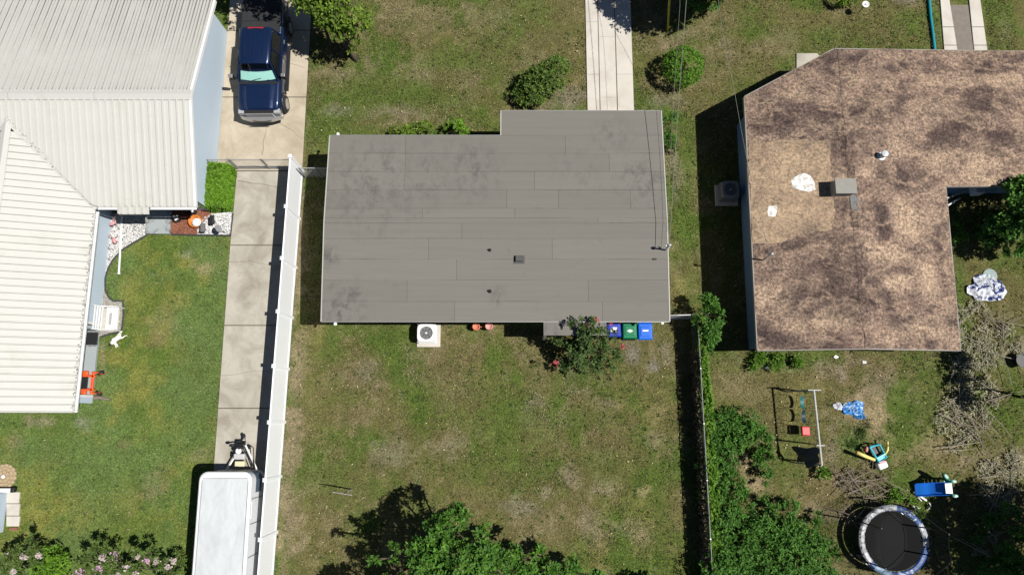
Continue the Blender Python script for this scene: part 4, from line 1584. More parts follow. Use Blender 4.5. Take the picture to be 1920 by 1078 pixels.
def rrect(x0, x1, y0, y1, r, n=5):
    P = []
    for cx, cy, a in ((x1 - r, y1 - r, 0), (x0 + r, y1 - r, 90), (x0 + .06, y0 + .06, 180), (x1 - .06, y0 + .06, 270)):
        rr = r if cy > (y0 + y1) / 2 else .06
        for k in range(n + 1):
            t = math.radians(a + 90 * k / n)
            P.append((cx + rr * math.cos(t), cy + rr * math.sin(t)))
    return P


t0 = ty - 6.6
m = MB()
m.prism(rrect(tx0 + .03, tx1 - .03, t0 + .03, ty - .03, .35), .48, 2.10)
tb_ = m.build('body', M_tw, tr, TRO)
m = MB()
P0, P1, P2 = rrect(tx0, tx1, t0, ty, .35), rrect(tx0 + .05, tx1 - .05, t0 + .05, ty - .05, .33), rrect(tx0 + .12, tx1 - .12, t0 + .12, ty - .12, .30)
n = len(P0)
secs = [[(p[0], p[1], z) for p in Pk] for Pk, z in ((P0, 2.06), (P0, 2.19), (P1, 2.245), (P2, 2.245), (P2, 2.13))]
m.loft(secs, close=True)
m.build('roof_rim', M_tw, tr, TRO)
m = MB()
gx_, gy_ = 10, 26
q = [[(tx0 + .15 + (tx1 - tx0 - .3) * i / gx_, t0 + .15 + (ty - t0 - .42) * j / gy_) for i in range(gx_ + 1)] for j in range(gy_ + 1)]
vs = [(x, y, 2.215 + .035 * math.sin(math.pi * i / gx_) + (float(fbm(x, y, 1.1, 2)) - .5) * .10 * (1 if 0 < i < gx_ and 0 < j < gy_ else 0)) for j, r_ in enumerate(q) for i, (x, y) in enumerate(r_)]
fs = [(j * (gx_ + 1) + i, j * (gx_ + 1) + i + 1, (j + 1) * (gx_ + 1) + i + 1, (j + 1) * (gx_ + 1) + i) for j in range(gy_) for i in range(gx_)]
m.add(vs, fs)
m.build('roof_skin', M_twr, tr, TRO, smooth=True)
m = MB()
m.prism(rrect(tx0 + .015, tx1 - .015, ty - .9, ty - .015, .35), .9, 1.6)
m.build('nose_guard', mat('blue_grey_guard', (.09, .12, .16), .3, .15, bmp=0), tr, TRO)
m = MB()
m.box((tx1 - .045, ty - 1.9, .7), (tx1 - .02, ty - 1.2, 1.95))
dd = m.build('side_door', M_tw, tr, TRO, bevel=.008)
m = MB()
m.box((tx1 - .02, ty - 1.86, 1.2), (tx1 + .01, ty - 1.72, 1.26))
m.build('handle', M_chrome, dd)
for yy in (ty - 1.1, ty - 2.1, ty - 3.4, ty - 4.7):
    m = MB()
    m.box((tx1 - .033, yy - .02, .5), (tx1 - .012, yy + .02, 2.06))
    m.build('side_seam', M_galv, tr, TRO)
for s, x in ((-1, tx0 + .12), (1, tx1 - .12)):
    for yy in (ty - 3.9, ty - 4.7):
        m = MB()
        m.lathe([(.2, -.1), (.34, -.1), (.36, -.06), (.36, .06), (.34, .1), (.2, .1)], (0, 0, 0), 18)
        m.xf(Matrix.Translation((x, yy, .36)) @ Matrix.Rotation(math.pi / 2, 4, 'Y'))
        m.build('wheel', M_rubber, tr, TRO)
cx = (tx0 + tx1) / 2 + .02
m = MB()
for s in (-1, 1):
    m.tube([(cx + s * .75, ty - .2, .5), (cx + s * .06, ty + 1.05, .5)], .045, 4)
m.tube([(cx, ty + .95, .5), (cx, ty + 1.25, .5)], .045, 6)
tg = m.build('tongue', M_white, tr, TRO)
m = MB()
m.tube([(cx, ty + 1.2, .46), (cx, ty + 1.42, .46)], .06, 8)
m.ell((cx, ty + 1.42, .5), (.07, .09, .06))
m.build('hitch_coupler', M_blackmetal, tg, TRO)
m = MB()
m.tube([(cx + .02, ty + .92, .05), (cx + .02, ty + .92, 1.05)], .07, 8)
m.box((cx - .18, ty + 1.0, .55), (cx + .12, ty + 1.2, .72))
m.box((cx - .1, ty + .82, .03), (cx + .14, ty + 1.02, .06))
m.tube([(cx - .34, ty + 1.02, .95), (cx + .25, ty + 1.10, .95)], .035, 5)
m.ell((cx - .34, ty + 1.02, .95), (.12, .07, .05))
jk = m.build('jack', M_blackmetal, tg, TRO)
m = MB()
m.lathe([(.13, 0), (.13, .05), (.09, .09), (.02, .1)], (cx - .02, ty + .78, .95), 14)
m.build('jack_cap', M_white, jk, TRO)
m = MB()
m.box((cx - .25, ty + .42, .55), (cx + .22, ty + .66, .9))
m.build('tool_box', mat('grey_white_box', (.5, .49, .5), .5, .1), tr, TRO, bevel=.03)
m = MB()
m.box((cx - .22, ty + .12, .55), (cx + .2, ty + .34, .78))
m.build('battery_box', mat('faded_yellow_plastic', (.62, .60, .40), .5, .1), tr, TRO, bevel=.02)
m = MB()
m.tube([(cx + .1, ty + .95, .95), (cx + .3, ty + .6, .8), (cx + .55, ty - .02, .75)], .025, 6)
m.tube([(cx + .35, ty + 1.0, .6), (cx + .5, ty + .9, .65), (cx + .58, ty + .3, .7), (cx + .66, ty - .02, .7)], .02, 6)
m.build('cable', M_black, tg, TRO)

# ------------------------------------------------------------------ air conditioners
def condenser(px, py, label, metal):
    c = at(px, py, .82)
    o = Vector((c.x, c.y, 0))
    t = thing('air_conditioner', label, 'air conditioner', o)
    m = MB()
    m.box((-.50, -.55, -.05), (.56, .46, .06))
    m.build('base_pad', M_conc_white, t, bevel=.01)
    m = MB()
    m.box((-.38, -.38, .06), (.38, .38, .76))
    m.build('coil', mat('coil_fins', (.20, .21, .21), .6, .2, 30, bmp=0), t, bevel=.06)
    for k in range(9):
        m = MB()
        z = .12 + k * .07
        m.box((-.40, -.40, z), (.40, .40, z + .018))
        m.build('louvre', metal, t, bevel=.06)
    m = MB()      # top with a round opening
    N = 32
    R_, H_ = .285, .405
    out, inn = [], []
    for k in range(N):
        a = 2 * math.pi * k / N
        cx_, sx_ = math.cos(a), math.sin(a)
        e = 5
        f_ = H_ / (abs(cx_) ** e + abs(sx_) ** e) ** (1 / e)
        out.append((f_ * cx_, f_ * sx_))
        inn.append((R_ * cx_, R_ * sx_))
    m.loft([[(x, y, .75) for x, y in out], [(x, y, .81) for x, y in out], [(x * .96, y * .96, .83) for x, y in out], [(x * 1.03, y * 1.03, .83) for x, y in inn], [(x, y, .80) for x, y in inn], [(x, y, .68) for x, y in inn]], close=True)
    m.f = [f for f in m.f if len(f) <= 4]
    m.m = [0] * len(m.f)
    m.build('top_cover', metal, t, smooth=False)
    m = MB()
    m.lathe([(.27, 0), (.27, .01)], (0, 0, .62), 24)
    m.build('fan_well', M_dark, t)
    m = MB()
    for k in range(4):
        a = k * math.pi / 2 + .9
        d, e = Vector((math.cos(a), math.sin(a), 0)), Vector((-math.sin(a), math.cos(a), 0))
        z = Vector((0, 0, .72))
        m.quad(d * .06 - e * .04 + z, d * .25 - e * .07 + z + Vector((0, 0, -.02)), d * .25 + e * .06 + z + Vector((0, 0, .03)), d * .06 + e * .04 + z + Vector((0, 0, .02)))
    m.lathe([(.07, .0), (.07, .05), (.03, .07)], (0, 0, .70), 12)
    m.build('fan', M_white, t)
    m = MB()
    for k in range(8):
        a = k * math.pi / 4
        m.tube([(.05 * math.cos(a), .05 * math.sin(a), .835), (.29 * math.cos(a), .29 * math.sin(a), .825)], .006, 4)
    for rr in (.12, .20, .275):
        pts = [(rr * math.cos(2 * math.pi * k / 20), rr * math.sin(2 * math.pi * k / 20), .832) for k in range(21)]
        m.tube(pts, .005, 4)
    m.build('fan_guard', M_blackmetal, t)
    return t


condenser(799, 624, 'white air conditioner with a visible fan on the lawn behind the grey house', M_white)
condenser(1370, 355, 'air conditioner in the shade against the blue wall of the brown shingled house', mat('beige_metal', (.24, .235, .23), .6, .1))

# ------------------------------------------------------------------ wheelie bins
def bin_(px, py, label, body, lid, kind, rz=0.0):
    c = at(px, py, 1.08)
    o = Vector((c.x, c.y, 0))
    t = thing('wheelie_bin', label, 'bin', o, rz, 'wheelie bins behind the grey house')
    sec = lambda hx, y0, y1, z: [(-hx, y0, z), (hx, y0, z), (hx, y1, z), (-hx, y1, z)]
    m = MB()
    m.loft([sec(.22, -.24, .26, .06), sec(.25, -.29, .28, .5), sec(.29, -.36, .32, .98), sec(.31, -.38, .33, .98), sec(.31, -.38, .33, 1.03)])
    m.build('body', body, t, bevel=.03)
    m = MB()
    m.loft([sec(.315, -.40, .34, 1.03), sec(.315, -.40, .34, 1.06), sec(.27, -.34, .28, 1.10), sec(.25, -.31, .25, 1.10)])
    ld = m.build('lid', lid, t, bevel=.03, seg=3)
    m = MB()
    m.loft([sec(.235, -.27, .20, 1.098), sec(.215, -.24, .17, 1.125)])
    m.build('lid_panel', lid, ld, bevel=.02)
    m = MB()
    m.tube([(-.25, .37, 1.02), (.25, .37, 1.02)], .022, 6)
    for x in (-.22, .22):
        m.tube([(x, .30, .98), (x, .37, 1.02)], .02, 5)
    m.build('handle', body, t)
    for s in (-1, 1):
        m = MB()
        m.lathe([(.06, -.03), (.12, -.03), (.12, .03), (.06, .03)], (0, 0, 0), 14)
        m.xf(Matrix.Translation((s * .22, .30, .12)) @ Matrix.Rotation(math.pi / 2, 4, 'Y'))
        m.build('wheel', M_rubber, t)
    m = MB()
    z = 1.128
    if kind == 'bar':
        m.box((-.13, -.035, z), (.13, .03, z + .003))
    elif kind == 'diamond':
        zz = z + .003
        m.quad((-.14, -.06, zz), (0, -.135, zz), (.14, -.06, zz), (0, .015, zz))
        m.mi = 1
        m.quad((-.04, -.06, zz + .003), (0, -.08, zz + .003), (.04, -.06, zz + .003), (0, -.04, zz + .003))
    else:
        m.prism([(-.17, -.17), (.12, -.20), (.14, .02), (-.06, .04), (-.15, -.03)], z, z + .003)
    m.build('label', [M_white, lid], ld)
    return t


M_binb = mat('bright_blue_plastic', (.010, .125, .62), .35, .06, 2, bmp=0)
M_bind = mat('deep_blue_plastic', (.012, .035, .36), .4, .08, 2, bmp=0)
M_bing = mat('green_plastic', (.004, .17, .075), .35, .06, 2, bmp=0)
bin_(1210, 620, 'bright blue wheelie bin with a white bar on its lid beside the green bin', M_binb, M_binb, 'bar')
bin_(1181, 618, 'green wheelie bin with a white diamond on its lid between two blue bins', M_bing, M_bing, 'diamond')
bin_(1151, 615, 'deep blue wheelie bin half hidden by the flowering bush, torn white label on lid', M_bind, M_bind, 'torn', .03)

# terracotta urns by the rear wall
M_terra = mat('faded_red_terracotta', (.62, .20, .12), .8, .12, 6)
def urn(px, py, label, mt):
    c = at(px, py, .35)
    t = thing('garden_urn', label, 'urn', (c.x, c.y, 0), 0, 'urns behind the grey house')
    m = MB()
    m.lathe([(.10, 0), (.11, .04), (.07, .10), (.15, .22), (.18, .36), (.15, .46), (.17, .5), (.145, .5), (.12, .42)], (0, 0, 0), 14)
    m.build('pot', mt, t, smooth=True)
    m = MB()
    for s in (-1, 1):
        m.tube([(s * .14, 0, .24), (s * .24, 0, .34), (s * .16, 0, .45)], .018, 5)
    m.build('handle', mt, t)
    return t
urn(893, 613, 'salmon red urn on the grass behind the grey house, nearer the air conditioner', M_terra)
urn(917, 612, 'pale faded red urn behind the grey house, farther from the air conditioner', mat('pale_faded_terracotta', (.62, .30, .26), .8, .12, 6))

# clothes post in the lawn
c = at(660, 917)
t = thing('clothesline_post', 'rusty T shaped clothesline post standing alone in the dry back lawn', 'post', c)
M_rust = mat('rusty_pale_steel', (.30, .27, .25), .8, .35, 12)
m = MB()
m.tube([(0, 0, -.05), (0.02, 0, 1.85)], .03, 7)
m.build('pole', M_rust, t)
m = MB()
m.tube([(-.42, .06, 1.83), (.42, -.06, 1.86)], .022, 6)
ar = m.build('cross_arm', M_rust, t)
m = MB()
for k in range(4):
    x = -.36 + k * .24
    m.tube([(x, -x * .14, 1.84), (x, -x * .14, 1.92)], .012, 4)
m.build('hooks', M_white, ar)

# ------------------------------------------------------------------ overhead cables, mast of the grey house
def cable(label, pts, r, mt=M_black, name='overhead_cable'):
    P = []
    for a, c_ in zip(pts, pts[1:]):
        for k in range(10):
            s = k / 10
            q = Vector(a).lerp(Vector(c_), s)
            q.z -= .25 * math.sin(math.pi * s)
            P.append(q)
    P.append(Vector(pts[-1]))
    m = MB()
    m.tube(P, r, 5)
    o = m.build(name, mt, None, (pts[0][0], pts[0][1], 0))
    return tag(o, label, 'cable', 'overhead service cables')


GM = Vector((mb_.x + .02, mb_.y, 3.95))
M_cab = mat('weathered_cable', (.20, .20, .19), .7, .3)
pole = at(1302, -180, 6.5)
cable('grey overhead cable running from the grey house mast past the round bush', [GM, pole], .011, M_cab)
cable('thin lower wire from the grey house mast running up along the roof edge', [GM - Vector((.02, 0, .45)), at(1275, 10, 4.6), pole - Vector((.3, 0, .8))], .006, M_cab)
cable('overhead wire from the brown house mast crossing its blue wall corner', [RMT, at(1376, 165, 4.3), at(1340, -60, 5.8)], .008, M_cab)
m = MB()
gb = at(1252, 57, 0)
gt = at(1256, -12, 2.3)
d = gt - gb
m.tube([gb - d * .03, gb + d * .5, gt], .055, 7)
t = thing('guy_wire', 'leaning guy wire with a yellow plastic guard in the tree shade by the entrance driveway', 'guy wire', gb)
m.build('guard', mat('yellow_plastic', (.55, .47, .06), .5, .1), t, gb)
m = MB()
m.tube([gt, gt + d * 1.6], .009, 4)
m.build('wire', M_galv, t, gb)

# ------------------------------------------------------------------ garden beds of the left house
M_wg = mat('white_gravel_base', (.55, .54, .52), .95, .2, 8, fine=30, bmp=.5)
M_gg = mat('grey_gravel_base', (.30, .29, .25), .95, .3, 8, fine=30, bmp=.5)
M_mul = mat('red_mulch_base', (.17, .072, .045), .95, .3, 6, fine=28, bmp=.5)
M_edge = mat('dark_edging', (.05, .052, .055), .7, .2)


def bed(name, pts, mt, z=.02):
    b = MB()
    b.prism([(at(*p).x, at(*p).y) for p in reversed(pts)], -.05, z)
    return struct(b.build(name, mt))


def scatter_chips(par_name, pts, n, cols, smin, smax, z, label_name):
    P = [at(*p) for p in pts]
    x0, x1 = min(p.x for p in P), max(p.x for p in P)
    y0, y1 = min(p.y for p in P), max(p.y for p in P)

    def inside(x, y):
        c_ = False
        for i in range(len(P)):
            a, b_ = P[i], P[i - 1]
            if (a.y > y) != (b_.y > y) and x < (b_.x - a.x) * (y - a.y) / (b_.y - a.y) + a.x:
                c_ = not c_
        return c_
    vs, fs, cl = [], [], []
    k = 0
    while k < n:
        x, y = RND.uniform(x0, x1), RND.uniform(y0, y1)
        k += 1
        if not inside(x, y):
            continue
        s = RND.uniform(smin, smax)
        o = len(vs)
        a = RND.uniform(0, 6.28)
        for j in range(4):
            t = a + j * math.pi / 2 + RND.uniform(-.3, .3)
            vs.append((x + s * math.cos(t) * RND.uniform(.7, 1.2), y + s * math.sin(t) * RND.uniform(.7, 1.2), z + RND.uniform(-.005, .012)))
        vs.append((x, y, z + s * .8))
        col = np.array(cols[RND.randrange(len(cols))]) * RND.uniform(.75, 1.2)
        for j in range(4):
            fs.append((o + j, o + (j + 1) % 4, o + 4))
            cl.append(col)
    return np_mesh(label_name, np.array(vs), np.array(fs), M_chip, None, col=np.array(cl))


M_chip, nt, bs = nt_new('chips')
nt.links.new(attr(nt, 'col'), bs.inputs['Base Color'])
bs.inputs['Roughness'].default_value = .9
bs.inputs['Specular IOR Level'].default_value = .2
bedA = [(205, 400), (276, 400), (276, 440), (228, 470), (210, 490), (201, 508), (197, 530), (182, 540), (196, 470)]
bedB = [(372, 415), (395, 402), (436, 398), (433, 440), (370, 440)]
bedC = [(320, 383), (388, 383), (396, 404), (384, 416), (372, 440), (322, 440)]
bedD = [(183, 530), (197, 530), (200, 552), (211, 564), (231, 565), (232, 590), (228, 621), (210, 626), (186, 632)]
for nm, pts, mt, cols, n, s0, s1 in (('white_gravel', bedA, M_wg, [(.60, .60, .59), (.7, .70, .69), (.30, .30, .30), (.52, .51, .5), (.10, .10, .10)], 5200, .02, .045), ('white_gravel', bedB, M_wg, [(.66, .66, .65), (.72, .72, .71), (.5, .5, .49), (.09, .09, .09)], 4200, .02, .045),
                                     ('red_mulch', bedC, M_mul, [(.22, .085, .05), (.15, .06, .04), (.28, .12, .075)], 4200, .02, .05), ('grey_gravel', bedD, M_gg, [(.32, .31, .27), (.42, .40, .35), (.2, .19, .16)], 3600, .018, .04)):
    bed(nm + '_ground', pts, mt)
    tag(scatter_chips(nm, pts, n, cols, s0, s1, .024, nm), None, None, None, 'stuff')


def edging(label, pts):
    m = MB()
    P = []
    for p in pts:
        q = at(*p)
        P.append(Vector((q.x, q.y, .03)))
    m.tube(P, .045, 6)
    o = m.build('lawn_edging', M_edge, None, (P[0].x, P[0].y, 0))
    tag(o, label, 'edging')


edging('dark curved edging strip between the white gravel and the green lawn', [(276, 441), (250, 456), (228, 470), (212, 488), (203, 504), (198, 522), (198, 544), (204, 557), (212, 564), (231, 565), (232, 590), (229, 618), (222, 623), (206, 626), (188, 632)])
edging('straight dark edging strip below the red mulch and the white gravel corner', [(322, 440), (371, 441), (433, 442), (437, 400)])
m = MB()
a, c_ = at(275, 440), at(323, 408)
m.box((a.x, a.y, -.05), (c_.x, c_.y + .7, .16))
tag(m.build('concrete_step', mat('grey_stained_step', (.33, .36, .37), .8, .1, 3, dirt=(.12, .125, .12), dpos=(.50, .60)), None, (a.x, a.y, 0), bevel=.015), 'grey stained concrete step in front of the porch awning', 'step')
m = MB()
a, c_ = at(229, 405, .06), at(223, 511, .06)
m.tube([a, c_], .045, 8)
m.tube([c_, c_ + (c_ - a).normalized() * .08], .06, 8)
tag(m.build('drain_pipe', M_white, None, (a.x, a.y, 0)), 'long white drain pipe lying across white gravel onto the green lawn', 'pipe')
# wire flamingo ornaments
M_pink = mat('pink_plastic', (.72, .30, .32), .5, .1)
def flamingo(px, py, rz, label):
    c = at(px, py, .3)
    t = thing('flamingo_ornament', label, 'lawn ornament', (c.x, c.y, 0), rz, 'pink ornaments in the white gravel')
    m = MB()
    m.ell((0, 0, .55), (.22, .12, .11), 10, 6)
    b_ = m.build('body', M_pink, t, smooth=True)
    m = MB()
    m.tube([(.16, 0, .6), (.28, 0, .75), (.24, 0, .92), (.33, 0, .98), (.40, 0, .93)], .03, 6, .02)
    m.build('neck', M_pink, b_, smooth=True)
    m = MB()
    m.tube([(.40, 0, .93), (.45, 0, .86)], .02, 5, .006)
    m.build('beak', M_black, b_)
    for s in (-1, 1):
        m = MB()
        m.tube([(0, s * .04, .5), (.03, s * .05, 0)], .012, 5)
        m.build('leg', M_blackmetal, t)
    t.scale = (.7, .7, .7)
flamingo(213, 420, .6, 'pink flamingo ornament in the white gravel near the porch awning')
flamingo(216, 452, 2.0, 'pink flamingo ornament in the white gravel beside the curved lawn edging')
# pots and lamps
M_orange = mat('orange_glaze', (.62, .20, .035), .45, .12, 4)
c = at(364, 414, .3)
t = thing('orange_planter', 'large round orange planter with white pebbles on the red mulch', 'planter', (c.x, c.y, 0))
t.scale = (.85, .85, .85)
m = MB()
m.lathe([(.2, 0), (.34, .12), (.38, .24), (.34, .36), (.30, .38), (.27, .36), (.27, .30)], (0, 0, 0), 18)
m.build('pot', M_orange, t, smooth=True)
m = MB()
m.ell((.16, -.10, .40), (.26, .25, .11), 12, 6)
m.build('white_cushion', M_white, t, smooth=True)
for px, py, lab in ((331, 410, 'black pot with a white ornament at the left side of the red mulch'), (361, 396, 'black pot with white flowers behind the orange planter')):
    c = at(px, py, .25)
    t = thing('black_pot', lab, 'pot', (c.x, c.y, 0), 0, 'black pots on the red mulch')
    m = MB()
    m.lathe([(.12, 0), (.17, .25), (.18, .27), (.15, .27), (.14, .22)], (0, 0, 0), 14)
    m.build('pot', M_black, t)
    m = MB()
    for k in range(5):
        m.ell((RND.uniform(-.1, .1), RND.uniform(-.1, .1), .32 + RND.uniform(0, .08)), (.06, .05, .05), 7, 4)
    m.build('white_blooms', M_white, t)
for px, py, h, mt, lab in ((397, 412, .5, M_black, 'black box lamp on a stake at the edge of red mulch and white gravel'), (380, 427, .42, mat('grey_lamp', (.14, .145, .15), .5, .1), 'dark grey box lamp standing in white gravel below the orange planter')):
    c = at(px, py, h)
    t = thing('garden_lamp', lab, 'garden lamp', (c.x, c.y, 0), .05, 'garden lamps in the gravel corner')
    m = MB()
    m.tube([(0, 0, -.05), (0, 0, h)], .025, 6)
    m.build('stake', M_blackmetal, t)
    m = MB()
    m.box((-.10, -.22, h - .08), (.10, .22, h + .06), taper=.9)
    m.build('lamp_head', mt, t, bevel=.02)
c = at(424, 437)
t = thing('garden_sign', 'round grey sign on a thin stake in the white gravel corner by the driveway', 'garden sign', c, .2)
m = MB()
m.tube([(0, 0, 0), (-.02, 0, .75)], .014, 5)
m.build('stake', M_blackmetal, t)
m = MB()
m.lathe([(.18, -.012), (.18, .012)], (0, 0, 0), 20)
m.xf(Matrix.Translation((-.02, .0, .85)) @ Matrix.Rotation(1.1, 4, 'Y'))
m.build('disc', mat('grey_sign', (.25, .25, .26), .6, .1), t)

# white bench in the grey gravel
c = at(205, 598, .3)
t = thing('garden_bench', 'white slatted garden bench standing in the grey gravel bed against the house', 'bench', (c.x, c.y, 0))
for k in range(5):
    m = MB()
    x = -.06 + k * .105
    m.box((x, -.52, .42), (x + .085, .52, .45))
    m.build('seat_slat', M_white, t, bevel=.006)
for k in range(4):
    m = MB()
    z = .52 + k * .12
    m.box((-.20 - k * .045, -.52, z), (-.17 - k * .045, .52, z + .1))
    m.build('back_slat', M_white, t, bevel=.006)
for s in (-1, 1):
    m = MB()
    y = s * .53
    m.tube([(-.12, y, 0), (-.16, y, .45), (-.36, y, 1.0)], .025, 6)
    m.tube([(.46, y, 0), (.46, y, .62)], .025, 6)
    m.tube([(.48, y, .64), (-.22, y, .64)], .03, 6)
    m.build('arm_frame', M_white, t)
m = MB()
m.box((.08, -.28, .451), (.2, .25, .475))
m.build('seat_pad', mat('grey_pad', (.35, .35, .35), .9, .1), t, bevel=.01)
m = MB()
a, c_ = at(188, 619, .05), at(222, 576, .05)
m.box((a.x - .02, a.y - .06, .0), (c_.x + .06, c_.y + .05, .045))
m.build('base_pad', M_conc_white, t, (t.location.x, t.location.y, 0), bevel=.01)

# black chair on the porch floor
c = at(166, 635, .5)
t = thing('porch_chair', 'black folding chair with pale arms under the roof edge on grey porch floor', 'chair', (c.x, c.y, .1))
m = MB()
m.box((-.1, -.28, .38), (.42, .28, .42))
m.build('seat', M_black, t, bevel=.015)
m = MB()
m.loft([[(-.12, -.28, .42), (-.08, -.28, .42), (-.08, .28, .42), (-.12, .28, .42)], [(-.32, -.28, .92), (-.28, -.28, .92), (-.28, .28, .92), (-.32, .28, .92)]])
m.build('backrest', M_black, t)
for s in (-1, 1):
    m = MB()
    y = s * .31
    m.tube([(.42, y, 0), (-.14, y, .6), (-.3, y, .92)], .015, 5)
    m.tube([(-.2, y, 0), (.4, y, .40)], .015, 5)
    m.tube([(-.16, y, .6), (.4, y, .6)], .022, 5)
    m.build('arm_frame', M_galv, t)

# orange mower
M_mow = mat('orange_red_paint', (.72, .10, .025), .35, .06, bmp=0)
c = at(162, 718, .4)
t = thing('riding_mower', 'orange red riding mower parked half under the porch roof', 'mower', (c.x - .35, c.y, .1))
m = MB()
m.box((-.75, -.55, .15), (.35, .55, .30))
m.build('deck', M_mow, t, bevel=.04)
m = MB()
for s in (-1, 1):
    m.box((-.95, s * .30 - .05, .32), (.78, s * .30 + .05, .46))
m.box((.62, -.5, .36), (.74, .5, .46))
m.build('frame', M_mow, t, bevel=.02)
m = MB()
m.box((-.1, -.27, .44), (.5, .27, .48))
m.build('footplate', M_black, t, bevel=.01)
m = MB()
m.box((-.75, -.26, .55), (-.3, .26, .64))
m.box((-.85, -.26, .62), (-.72, .26, 1.05))
m.build('seat', M_black, t, bevel=.04)
m = MB()
m.box((-1.35, -.3, .45), (-.9, .3, .85))
m.build('engine_cover', M_mow, t, bevel=.05)
for s in (-1, 1):
    m = MB()
    m.lathe([(.06, -.06), (.13, -.07), (.15, -.03), (.15, .03), (.13, .07), (.06, .06)], (0, 0, 0), 14)
    m.xf(Matrix.Translation((.86, s * .46, .15)) @ Matrix.Rotation(.5 * s, 4, 'Z') @ Matrix.Rotation(math.pi / 2, 4, 'X'))
    wh = m.build('front_wheel', M_rubber, t)
    m = MB()
    m.lathe([(.07, -.072), (.07, .072)], (0, 0, 0), 10)
    m.xf(Matrix.Translation((.86, s * .46, .15)) @ Matrix.Rotation(.5 * s, 4, 'Z') @ Matrix.Rotation(math.pi / 2, 4, 'X'))
    m.build('hub', M_mow, wh)
    m = MB()
    m.tube([(.68, s * .44, .44), (.84, s * .46, .38), (.86, s * .46, .17)], .03, 5)
    m.build('caster_fork', M_mow, t)
    m = MB()
    m.lathe([(.1, -.13), (.26, -.13), (.28, -.08), (.28, .08), (.26, .13), (.1, .13)], (0, 0, 0), 18)
    m.xf(Matrix.Translation((-.9, s * .5, .28)) @ Matrix.Rotation(math.pi / 2, 4, 'X'))
    m.build('rear_wheel', M_rubber, t)
    m = MB()
    m.tube([(-.35, s * .36, .5), (-.1, s * .34, .95), (-.1, s * .12, 1.0)], .018, 5)
    m.build('control_lever', M_black, t)

# driftwood log
c = at(192, 746)
t = MB()
pts = [at(176, 746, .07), at(186, 745, .08), at(196, 747, .07), at(206, 749, .05)]
t.tube(pts, .10, 8, .04)
tag(t.build('log', mat('weathered_log', (.20, .165, .135), .95, .35, 8), None, (pts[0].x, pts[0].y, 0)), 'grey weathered log lying on the grass at the porch end', 'log')

# white dog sprawled on the lawn
M_dog, nt, bs = nt_new('dog_coat')
tc = nt.nodes.new('ShaderNodeTexCoord')
sx = nt.nodes.new('ShaderNodeSeparateXYZ')
nt.links.new(tc.outputs['Object'], sx.inputs[0])
nt.links.new(ramp(nt, sx.outputs[0], [(.0, (.03, .028, .026)), (.02, (.75, .72, .67))]), bs.inputs['Base Color'])
nt.nodes[-1].color_ramp.interpolation = 'LINEAR'
bs.inputs['Roughness'].default_value = .9
c = at(219, 638)
me = bpy.data.meshes.new('dog')
J = [((0.15, 0, .11), .095), ((.30, .0, .12), .105), ((.45, .01, .11), .09), ((.03, 0, .12), .06), ((-.06, -.01, .11), .07), ((-.15, -.02, .09), .035),
     ((.08, -.16, .04), .03), ((.02, -.28, .02), .02), ((.14, -.18, .03), .03), ((.10, -.30, .02), .02), ((.50, -.12, .05), .04), ((.62, -.10, .03), .026), ((.74, -.16, .02), .02), ((.46, .12, .06), .035), ((.58, .16, .05), .024), ((.70, .13, .03), .018), ((.56, .05, .09), .02), ((.68, .10, .12), .012),
     ((-.05, .06, .13), .025), ((-.06, -.07, .15), .025)]
Eg = [(0, 1), (1, 2), (0, 3), (3, 4), (4, 5), (0, 6), (6, 7), (0, 8), (8, 9), (2, 10), (10, 11), (11, 12), (2, 13), (13, 14), (14, 15), (2, 16), (16, 17), (4, 18), (4, 19)]
me.from_pydata([j[0] for j in J], Eg, [])
me.materials.append(M_dog)
dog = bpy.data.objects.new('dog', me)
COL.objects.link(dog)
dog.location = (c.x - .18, c.y - .16, 0)
dog.rotation_euler = (0, 0, .75)
sk = dog.modifiers.new('skin', 'SKIN')
for i, j in enumerate(J):
    me.skin_vertices[0].data[i].radius = (j[1], j[1])
me.skin_vertices[0].data[1].use_root = True
ss = dog.modifiers.new('sub', 'SUBSURF')
ss.levels = ss.render_levels = 2
tag(dog, 'white dog with a dark head sprawled on the green lawn beside the grey gravel', 'dog')

# shed corner at the left edge
c = at(8, 893, .05)
t = thing('stone_fire_ring', 'round bed of tan stones with a white middle at the left lawn edge', 'stone ring', (c.x, c.y, 0))
m = MB()
m.lathe([(.5, -.05), (.5, .05)], (0, 0, 0), 24)
m.build('sand_base', mat('tan_sand', (.36, .27, .17), .95, .25, 5), t)
M_tan = mat('tan_stone', (.42, .33, .21), .9, .25, 5)
for rr, nn in ((.49, 16), (.34, 11), (.2, 7)):
    for k in range(nn):
        a = 2 * math.pi * k / nn + rr * 3
        m = MB()
        m.box((-.075, -.06, .03), (.075, .06, .09 + RND.uniform(0, .03)), rz=RND.uniform(-.2, .2), taper=.85)
        m.xf(Matrix.Translation((rr * math.cos(a), rr * math.sin(a), 0)) @ Matrix.Rotation(a + math.pi / 2, 4, 'Z'))
        m.build('stone', M_tan, t, bevel=.012, seg=1)
m = MB()
m.ell((-.02, 0, .1), (.09, .09, .06), 10, 6)
m.build('white_stone', M_white, t, smooth=True)
a, c_ = at(0, 997, 0), at(11, 926, 0)
sh = thing('garden_shed', 'pale blue sided shed wall with white roof edge at the left frame edge', 'shed', (a.x - 1, a.y, 0))
so = tuple(sh.location)
X1 = at(10, 960, 0).x
m = MB()
ys0, ys1 = at(5, 997, 0).y, at(5, 922, 0).y
m.box((X1 - 2.6, ys0, -.05), (X1 - .02, ys1, 1.75))
m.build('wall', M_siding, sh, so)
m = MB()
z = 0
while z < 1.7:
    m.quad((X1 + .015, ys0, z), (X1 + .015, ys1, z), (X1 - .005, ys1, z + bh), (X1 - .005, ys0, z + bh))
    z += bh
